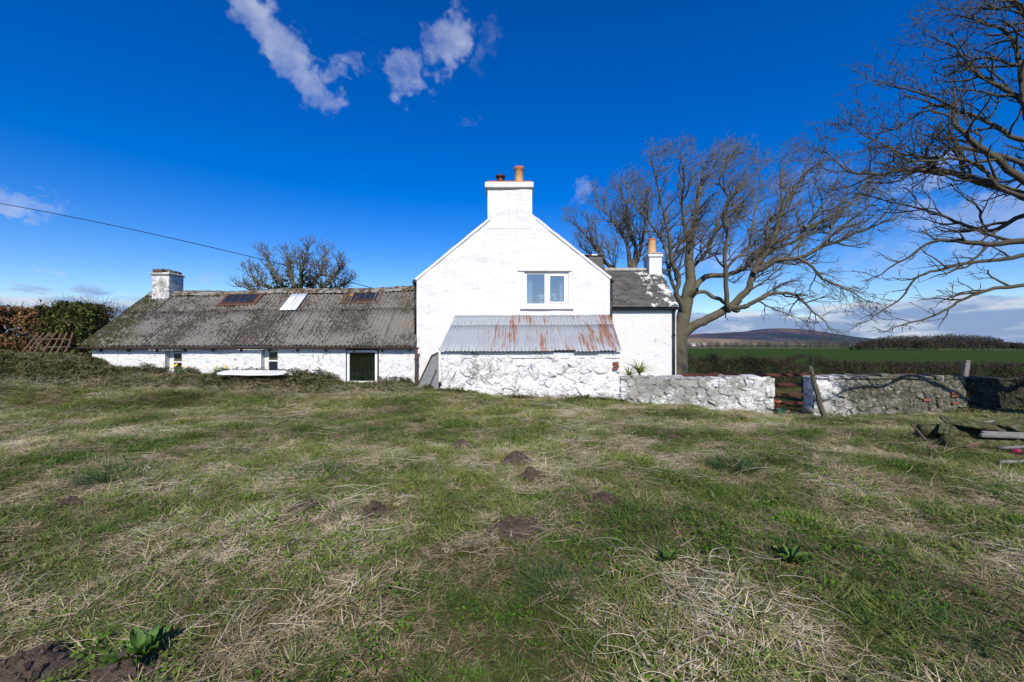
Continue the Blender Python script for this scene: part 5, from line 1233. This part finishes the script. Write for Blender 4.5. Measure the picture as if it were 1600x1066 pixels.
def dock(px, py, n, L, label, seed):
    r = np.random.default_rng(seed); c = ground_px(px, py); t = thing('dock_plant', c, label, 'plant', 'dock plants in the grass')
    for k in range(n):
        a = r.uniform(0, 6.28); e = r.uniform(.35, 1.15); l = L * r.uniform(.6, 1.1); d = np.array((math.cos(a) * math.cos(e), math.sin(a) * math.cos(e), math.sin(e))); s_ = np.array((-math.sin(a), math.cos(a), 0)); V = []; w0 = l * .30; nn = 8
        for i in range(nn + 1):
            s = i / nn; q = c + d * l * (.35 + s) + np.array((d[0], d[1], -1.0)) * .22 * l * s * s; w = w0 * math.sin(math.pi * min(1, .1 + s * .9)) ** .7 * (1 - .35 * s)
            wob = .005 * math.sin(i * 2.2 + k); V += [q - s_ * w + (0, 0, .022 + wob), q + (0, 0, -.01), q + s_ * w + (0, 0, .022 - wob)]
        F = []
        for i in range(nn): F += [[3 * i, 3 * i + 1, 3 * i + 4, 3 * i + 3], [3 * i + 1, 3 * i + 2, 3 * i + 5, 3 * i + 4]]
        lf = MB().add(V, F).build('leaf', M['dock_leaf'], t, True)
        MB().tube([c, c + d * l * .2, c + d * l * .36], .005, 4).build('stalk', M['dock_leaf'], lf)
dock(222, 1035, 26, .115, 'broad-leaved dock plant beside the dark earth at the bottom left', 5)
dock(1236, 880, 14, .10, 'dock plant in green grass in the right foreground', 6)
dock(1042, 880, 11, .085, 'small dock plant in the foreground right of the centre', 7)

# ------------------------------------------------------------------ molehills
MOLES = [(718, 697, .20, .07, 'small molehill farthest off, below the left end of the lean-to'), (808, 720, .28, .11, 'rounded molehill below the middle of the lean-to'), (829, 746, .17, .10, 'small steep molehill just in front of a rounded one'),
         (586, 802, .15, .08, 'small molehill right of the dry grass tuft'), (483, 797, .20, .07, 'low molehill left of the dry grass tuft'), (806, 828, .30, .05, 'wide flattened molehill in the centre foreground'),
         (945, 783, .19, .07, 'low molehill in green grass right of the centre'), (1052, 687, .16, .06, 'tiny dark molehill below the lichened wall'), (108, 790, .17, .05, 'dark low molehill at the left side of the field'),
         (34, 1068, .31, .09, 'large mound of dark crumbly earth in the bottom left corner'), (182, 1056, .2, .05, 'smaller earth patch below the dock plant')]
MPOS = []
for k, (px, py, r, h, label) in enumerate(MOLES):
    c = ground_px(px, min(py, 1064)) if py <= 1064 else ground_px(px, 1064); r *= .8; MPOS.append((c[0], c[1], r * 1.05))
    rg = np.random.default_rng(200 + k); V = []; n = 28; rings = 12
    for i in range(rings + 1):
        s = i / rings
        for j in range(n):
            a = 2 * math.pi * j / n; rr = r * s * (1 + .22 * (fbm(math.cos(a) * 1.6 + k * 5, math.sin(a) * 1.6, 2, 3) - .5) * 2); x, y = c[0] + rr * math.cos(a), c[1] + rr * math.sin(a)
            V.append((x, y, h * (math.cos(s * math.pi) * .5 + .5) + rg.normal(0, .006) * (1 - s ** 3) + .02 * (float(vnoise(x * 22, y * 22, k)) - .5) - .015 * (s > .98)))
    V = np.array(V); V[:, 2] += gz(V[:, 0], V[:, 1]) + .012
    F = [[i * n + j, i * n + (j + 1) % n, (i + 1) * n + (j + 1) % n, (i + 1) * n + j] for i in range(rings) for j in range(n)]
    root = thing('molehill', c, label, 'molehill', 'molehills in the field'); obj('mound', mesh_np('mound', V, F, M['soil'], True), root)
    cl = MB()
    for q in range(110):
        a = rg.uniform(0, 6.28); s = rg.random() ** .5 * 1.12; x, y = c[0] + r * s * math.cos(a), c[1] + r * s * math.sin(a); e = rg.uniform(.006, .02)
        cl.box((x, y, g1(x, y) + h * (math.cos(min(s, 1) * math.pi) * .5 + .5) + .012), (e * 2, e * 1.6, e * 1.4), Euler(tuple(rg.uniform(0, 3, 3))).to_matrix(), e * .25)
    cl.build('clods', M['soil'], root)['kind'] = 'stuff'

# ------------------------------------------------------------------ grass tussocks that stand out one by one
def blades(rng, n, rad, hmin, hmax, lean, width, seg=4, droop=.4, dirbias=None):
    V = []; F = []; LF = []
    for k in range(n):
        a = rng.uniform(0, 6.28); rr = rad * math.sqrt(rng.random()); b = np.array((rr * math.cos(a), rr * math.sin(a), -.01)); a2 = a + rng.normal(0, .9); el = max(.05, rng.normal(lean, .28)); h = rng.uniform(hmin, hmax)
        d = np.array((math.cos(a2) * math.cos(el), math.sin(a2) * math.cos(el), math.sin(el)))
        if dirbias is not None: d = d + dirbias; d /= np.linalg.norm(d)
        f = rng.uniform(0, 6.28); s_ = np.array((math.cos(f), math.sin(f), 0)); i0 = len(V); lf = rng.random()
        for i in range(seg + 1):
            s = i / seg; q = b + d * h * s + np.array((d[0] * .8, d[1] * .8, -.9)) * droop * h * s * s; q[2] = max(q[2], .004 + .01 * rng.random()); w = width * (1 - s ** 1.6) * .5
            if i < seg: V += [q - s_ * w, q + s_ * w]; LF += [lf, lf]
            else: V.append(q); LF.append(lf)
        for i in range(seg - 1): F.append([i0 + 2 * i, i0 + 2 * i + 1, i0 + 2 * i + 3, i0 + 2 * i + 2])
        F.append([i0 + 2 * seg - 2, i0 + 2 * seg - 1, i0 + 2 * seg])
    return np.array(V), F, LF
def tussock(px, py, n, rad, hmin, hmax, lean, mat, label, seed, width=.007, mat2=None, n2=0):
    r = np.random.default_rng(seed); c = ground_px(px, py); t = thing('grass_tussock', c, label, 'tussock', 'tussocks in the field')
    V, F, lf = blades(r, n, rad, hmin, hmax, lean, width); obj('blades', mesh_np('blades', V + c, F, mat, False, {'leaf': lf}), t)['kind'] = 'stuff'
    if n2:
        V, F, lf = blades(r, n2, rad * 1.1, hmin * .8, hmax, lean * .6, width, droop=.7); obj('dry_blades', mesh_np('dry_blades', V + c, F, mat2, False, {'leaf': lf}), t)['kind'] = 'stuff'
leafmat('tussock_green', [(0.2, (0.028, 0.060, 0.018)), (0.55, (0.055, 0.100, 0.032)), (0.9, (0.11, 0.14, 0.05))], 3, rnd=.8)
leafmat('tussock_dry', [(0.2, (0.16, 0.115, 0.075)), (0.55, (0.29, 0.215, 0.145)), (0.9, (0.44, 0.35, 0.24))], 3, rnd=.8)
G_, D_ = M['tussock_green'], M['tussock_dry']
tussock(182, 748, 560, .30, .2, .46, .75, G_, 'dark green tussock left of the centre of the field', 1, .008, D_, 90)
tussock(500, 745, 320, .28, .18, .36, .8, G_, 'tussock with green top and pink-brown dead skirt left of the centre', 2, .008, D_, 420)
tussock(548, 818, 60, .22, .16, .30, .8, G_, 'small dry straw-coloured tuft beside the molehills', 3, .008, D_, 380)
tussock(1148, 734, 560, .22, .18, .42, .85, G_, 'bright green tussock casting a shadow below the wall gap', 4, .008, D_, 60)
tussock(1284, 712, 220, .22, .10, .24, .8, G_, 'low green tussock left of the dead grass mound', 5, .008, D_, 80)
tussock(1340, 678, 40, .45, .16, .34, .8, G_, 'wide mound of dead brown grass in front of the leaning post', 6, .008, D_, 1300)
tussock(1465, 690, 380, .30, .16, .36, .9, G_, 'rough green tussock left of the timber heap', 7, .008, D_, 150)
tussock(1515, 690, 30, .22, .2, .36, .5, D_, 'tangle of reddish dead stalks beside the timber heap', 8, .009, D_, 160)
tussock(868, 915, 260, .16, .10, .22, .8, G_, 'dense dark green tuft in the centre foreground', 9, .006, D_, 30)
tussock(1130, 940, 300, .20, .08, .2, .7, G_, 'spreading green tuft in the right foreground', 10, .006, D_, 30)
tussock(1480, 985, 300, .2, .10, .22, .75, G_, 'dark green tuft in the right corner of the foreground', 11, .006, D_, 60)

# ------------------------------------------------------------------ the field's grass: instanced tufts, one carpet per kind
def tuft_collection(name, builders, mat):
    c = bpy.data.collections.new(name)
    for i, (V, F, lf) in enumerate(builders):
        me = mesh_np('%s_%02d' % (name, i), V, F, mat, False, {'leaf': lf}); o = bpy.data.objects.new('%s_%02d' % (name, i), me); c.objects.link(o)
    return c
def carpet(name, coll, n_kind, pts, scl, rng, label, cat, tint, tilt=.12, nrm=None):
    n = len(pts); me = bpy.data.meshes.new(name); me.vertices.add(n); me.vertices.foreach_set('co', np.asarray(pts, np.float32).ravel())
    a = me.attributes.new('kind_index', 'INT', 'POINT'); a.data.foreach_set('value', rng.integers(0, n_kind, n).astype(np.int32))
    a = me.attributes.new('spin', 'FLOAT_VECTOR', 'POINT'); a.data.foreach_set('vector', np.stack([rng.normal(0, tilt, n), rng.normal(0, tilt, n), rng.uniform(0, 6.283, n)], -1).astype(np.float32).ravel())
    a = me.attributes.new('size', 'FLOAT', 'POINT'); a.data.foreach_set('value', np.asarray(scl, np.float32))
    a = me.attributes.new('tint', 'FLOAT', 'POINT'); a.data.foreach_set('value', np.asarray(tint, np.float32))
    me.update(); o = obj(name, me); tag(o, label, cat, None, 'stuff')
    ng = bpy.data.node_groups.new(name, 'GeometryNodeTree'); ng.interface.new_socket('Geometry', in_out='INPUT', socket_type='NodeSocketGeometry'); ng.interface.new_socket('Geometry', in_out='OUTPUT', socket_type='NodeSocketGeometry')
    N = ng.nodes; gi = N.new('NodeGroupInput'); go = N.new('NodeGroupOutput'); ip_ = N.new('GeometryNodeInstanceOnPoints'); ci = N.new('GeometryNodeCollectionInfo')
    ci.inputs['Collection'].default_value = coll; ci.inputs['Separate Children'].default_value = True; ci.inputs['Reset Children'].default_value = True
    def at(nm, ty):
        q = N.new('GeometryNodeInputNamedAttribute'); q.data_type = ty; q.inputs['Name'].default_value = nm; return q.outputs['Attribute']
    er = N.new('FunctionNodeEulerToRotation'); L = ng.links
    L.new(at('spin', 'FLOAT_VECTOR'), er.inputs[0]); L.new(gi.outputs[0], ip_.inputs['Points']); L.new(ci.outputs[0], ip_.inputs['Instance']); ip_.inputs['Pick Instance'].default_value = True
    L.new(at('kind_index', 'INT'), ip_.inputs['Instance Index']); L.new(er.outputs[0], ip_.inputs['Rotation']); L.new(at('size', 'FLOAT'), ip_.inputs['Scale']); L.new(ip_.outputs[0], go.inputs[0])
    o.modifiers.new('scatter', 'NODES').node_group = ng
    return o
rng = np.random.default_rng(404)
def stalk(rng, n, rad, lmin, lmax, r):
    VV = []; FF = []; LF = []; nv = 0
    for k in range(n):
        a = rng.uniform(0, 6.28); p = np.array((rng.normal(0, rad), rng.normal(0, rad), rng.uniform(.01, .04))); h = rng.uniform(lmin, lmax); d = np.array((math.cos(a), math.sin(a), abs(rng.normal(.12, .2)))); pts = [p]
        cv = rng.normal(0, .17)
        for i in range(6): a += cv + rng.normal(0, .1); d = np.array((math.cos(a), math.sin(a), d[2] * .8 - .03)); pts.append(pts[-1] + d * h / 6); pts[-1][2] = max(pts[-1][2], .012)
        V, F = tube_arrays(np.array(pts), np.linspace(r, r * .5, 7) * rng.uniform(.7, 1.2), 3); VV.append(V); FF.append(F + nv); nv += len(V); LF += [rng.random()] * len(V)
    return np.concatenate(VV), np.concatenate(FF), LF
def clover(rng, n, rad, s0):
    V = []; F = []; LF = []
    for k in range(n):
        a = rng.uniform(0, 6.28); rr = rad * math.sqrt(rng.random()); c = np.array((rr * math.cos(a), rr * math.sin(a), rng.uniform(.012, .05))); nn = np.array((rng.normal(0, .35), rng.normal(0, .35), 1)); nn /= np.linalg.norm(nn); u = np.cross(nn, (1, 0, .1)); u /= np.linalg.norm(u); w = np.cross(nn, u); s = s0 * rng.uniform(.6, 1.3); i0 = len(V); el = rng.uniform(.55, 1)
        for q in range(6): V.append(c + u * s * math.cos(q * 1.047) + w * s * el * math.sin(q * 1.047))
        F.append([i0 + q for q in range(6)]); LF += [rng.random()] * 6
    return np.array(V), F, LF
c_green = tuft_collection('green_tuft', [blades(rng, 30, .07, .04, .14, .9, .0052, 3, .45) for _ in range(6)], M['grass_green'])
c_straw = tuft_collection('straw_tuft', [blades(rng, 28, .085, .04, .15, .45, .0046, 3, .5) for i in range(6)], M['grass_straw'])
c_clov = tuft_collection('clover_tuft', [clover(rng, 16, .08, .0095) for _ in range(4)], M['clover_green'])
c_stalk = tuft_collection('straw_stalks', [stalk(rng, 13, .13, .10, .32, .0019) for _ in range(6)], M['stalk_straw'])
c_bank = tuft_collection('bank_leaf', [clover(rng, 30, .13, .020) for _ in range(3)] + [blades(rng, 22, .1, .06, .2, .8, .007, 3, .5) for _ in range(2)], M['bank_leaf'])

STRAW = [(560, 690, 210, 34), (420, 660, 90, 14), (1080, 665, 130, 22), (1150, 715, 200, 30), (1450, 790, 180, 45), (1400, 740, 130, 30), (1520, 930, 120, 55), (1380, 860, 120, 45), (700, 890, 110, 40), (590, 975, 100, 35), (400, 960, 90, 35), (90, 745, 110, 26), (330, 870, 80, 24), (200, 980, 120, 40), (960, 690, 90, 18), (900, 730, 100, 16), (640, 745, 60, 10), (60, 690, 80, 14)]
GREEN = [(650, 770, 150, 30), (900, 800, 110, 24), (1110, 800, 120, 60), (1230, 880, 120, 60), (860, 930, 80, 40), (1060, 640, 40, 8), (520, 635, 300, 12), (150, 640, 140, 14), (90, 880, 90, 40), (300, 790, 120, 24), (1330, 950, 90, 40), (1200, 690, 60, 14), (1000, 1000, 90, 40)]
def lawn_dry(x, y):
    u = x / y * F_PX + CX; v = HY + (EYE) / y * F_PX
    d = (fbm(x * .75, y * .75, 4, 61) - .5) * .55 + (fbm(x * 1.9, y * 1.9, 3, 63) - .5) * 1.0 + (fbm(x * 4.2, y * 4.2, 3, 66) - .5) * 1.2
    for lst, sg in ((STRAW, .15), (GREEN, -.12)):
        for px, py, rx, ry in lst: d = d + sg * np.exp(-(((u - px) / rx) ** 2 + ((v - py) / ry) ** 2))
    return d + .5
def lawn_points(n, y0, y1, power=1.0, xm=1.5):
    y = y0 + (y1 - y0) * rng.random(n * 3) ** power; x = (rng.random(n * 3) * 2 - 1) * (xm * y1 + .6); keep = np.abs(x) < xm * y + .7
    x, y = x[keep][:n], y[keep][:n]; return x, y
def lawn_ok(x, y):
    # in front of the buildings and walls, off the earth heaps
    front = np.where(x < -2.1, 12.2 - 0.0 * x, np.where(x < 7.5, 12.0, np.where(x < 8.5, 14.0, 11.75)))
    k = y < front
    for mx, my, r in MPOS: k &= (x - mx) ** 2 + (y - my) ** 2 > (r * .85) ** 2 * (0.6 + .5 * rng.random(len(x)))
    return k
def lay(name, coll, nk, n, choose, label, cat, smin, smax, tintf, y1=13.9, power=.8, tilt=.12):
    x, y = lawn_points(n, 1.15, y1, power); k = lawn_ok(x, y) & choose(x, y); x, y = x[k], y[k]; z = gz(x, y)
    s = rng.uniform(smin, smax, len(x)) * (1 + .25 * sstep(5, 12, y)) * (.55 + .95 * fbm(x * 2.3, y * 2.3, 3, 57)); carpet(name, coll, nk, np.stack([x, y, z], -1), s, rng, label, cat, tintf(x, y), tilt)
patchy = lambda x, y: np.clip(.48 + (fbm(x * .8, y * .8, 4, 71) - .5) * 1.9 + rng.normal(0, .17, len(x)), 0, 1)
lay('lawn_grass', c_green, 6, 96000, lambda x, y: lawn_dry(x, y) + rng.normal(0, .30, len(x)) < .54, 'short patchy green grass covering the field', 'grass', .7, 1.5, patchy)
lay('dry_grass', c_straw, 6, 84000, lambda x, y: lawn_dry(x, y) + rng.normal(0, .30, len(x)) > .46, 'flattened dead straw-coloured grass in patches across the field', 'dry grass', .65, 1.3, patchy, tilt=.16)
lay('clover', c_clov, 4, 16000, lambda x, y: fbm(x * 1.6, y * 1.6, 3, 91) + rng.normal(0, .1, len(x)) > .57, 'small bright green weeds among the grass', 'weeds', .6, 1.3, patchy, 9.0, .9)
lay('dead_stalks', c_stalk, 6, 5200, lambda x, y: lawn_dry(x, y) + rng.normal(0, .14, len(x)) > .66, 'pale dead stalks lying on the grass', 'stalks', .6, 1.25, patchy, tilt=.1)
c_tall = tuft_collection('tall_tuft', [blades(rng, 90, .12, .09, .24, .85, .0058, 4, .5) for _ in range(5)], M['grass_green'])
c_mat = tuft_collection('matted_tuft', [blades(rng, 100, .15, .10, .26, .45, .0052, 4, .6) for _ in range(5)], M['grass_straw'])
lay('grass_clumps', c_tall, 5, 1700, lambda x, y: lawn_dry(x, y) + rng.normal(0, .12, len(x)) < .42, 'taller dark green clumps scattered through the field', 'grass', .45, .95, lambda x, y: np.clip(patchy(x, y) - .15, 0, 1))
lay('matted_clumps', c_mat, 5, 1300, lambda x, y: lawn_dry(x, y) + rng.normal(0, .25, len(x)) > .62, 'matted clumps of dead grass scattered through the field', 'dry grass', .4, .8, patchy)
# overgrown bank below the outbuilding and rough stuff along the walls
n = 26000; x = rng.uniform(-23, -2.3, n); y = 11.5 + 2.75 * rng.random(n); lim = 12.0 + (fbm(x * .7, x * 0, 3, 44) - .5) * 1.6 + .35 * sstep(-6, -3, x)
k = (y > lim) & ~((x > -5.6) & (x < -4.3) & (y > 13.7) & (rng.random(n) < .6)); k &= (y < 14.08) | (x < -14.2); x, y = x[k], y[k]
n2 = 2600; x2 = np.r_[rng.uniform(-2.2, 3.2, 700), rng.uniform(8.6, 17, n2 - 700)]; y2 = np.r_[12.0 - np.abs(rng.normal(0, .09, 700)), 11.75 - np.abs(rng.normal(0, .35, n2 - 700))]
k2 = fbm(x2 * 1.3, x2 * 0, 3, 19) > .48; x2, y2 = x2[k2], y2[k2]
n3 = 9000; x3 = rng.uniform(-26, -14.3, n3); y3 = rng.uniform(13.9, 15.6, n3)
x4 = rng.uniform(-13.8, -3.3, 1500); y4 = 14.07 - np.abs(rng.normal(0, .10, 1500)); k4 = (fbm(x4 * 1.7, x4 * 0, 3, 29) > .45) & ~((x4 > -5.55) & (x4 < -4.4)); x4, y4 = x4[k4], y4[k4]
x = np.r_[x, x2, x3, x4]; y = np.r_[y, y2, y3, y4]
carpet('bank_undergrowth', c_bank, 5, np.stack([x, y, gz(x, y) + np.r_[rng.uniform(0, .05, len(x) - len(x4)), rng.random(len(x4)) ** 2 * .28]], -1), rng.uniform(.55, 1.25, len(x)), rng, 'dark brambles and ivy on the bank below the outbuilding', 'undergrowth', np.clip(.45 + (fbm(x * .9, y * .9, 3, 81) - .5) * 1.5 + rng.normal(0, .12, len(x)), 0, 1), .35)
n = 9000; x = rng.uniform(-23, -2.3, n); y = 11.6 + 2.4 * rng.random(n); half = n // 2; z = gz(x, y)
carpet('bank_grass', c_green, 6, np.stack([x, y, z], -1)[:half], rng.uniform(.8, 1.7, half), rng, 'green grass growing through the undergrowth on the bank', 'grass', np.clip(rng.normal(.55, .25, half), 0, 1), .3)
carpet('bank_dry_grass', c_straw, 6, np.stack([x, y, z], -1)[half:], rng.uniform(.8, 1.6, n - half), rng, 'dead grass matted through the undergrowth on the bank', 'dry grass', np.clip(rng.normal(.35, .25, n - half), 0, 1), .35)
n = 2600; x = rng.uniform(-22, -2.6, n); y = 11.4 + 2.3 * rng.random(n) ** 1.6
carpet('bank_stalks', c_stalk, 6, np.stack([x, y, gz(x, y) + rng.uniform(.02, .14, n)], -1)[::4], rng.uniform(.5, 1.1, n)[::4], rng, 'thin pale stems tangled in the undergrowth of the bank', 'stalks', rng.uniform(.0, .6, n)[::4], .6)
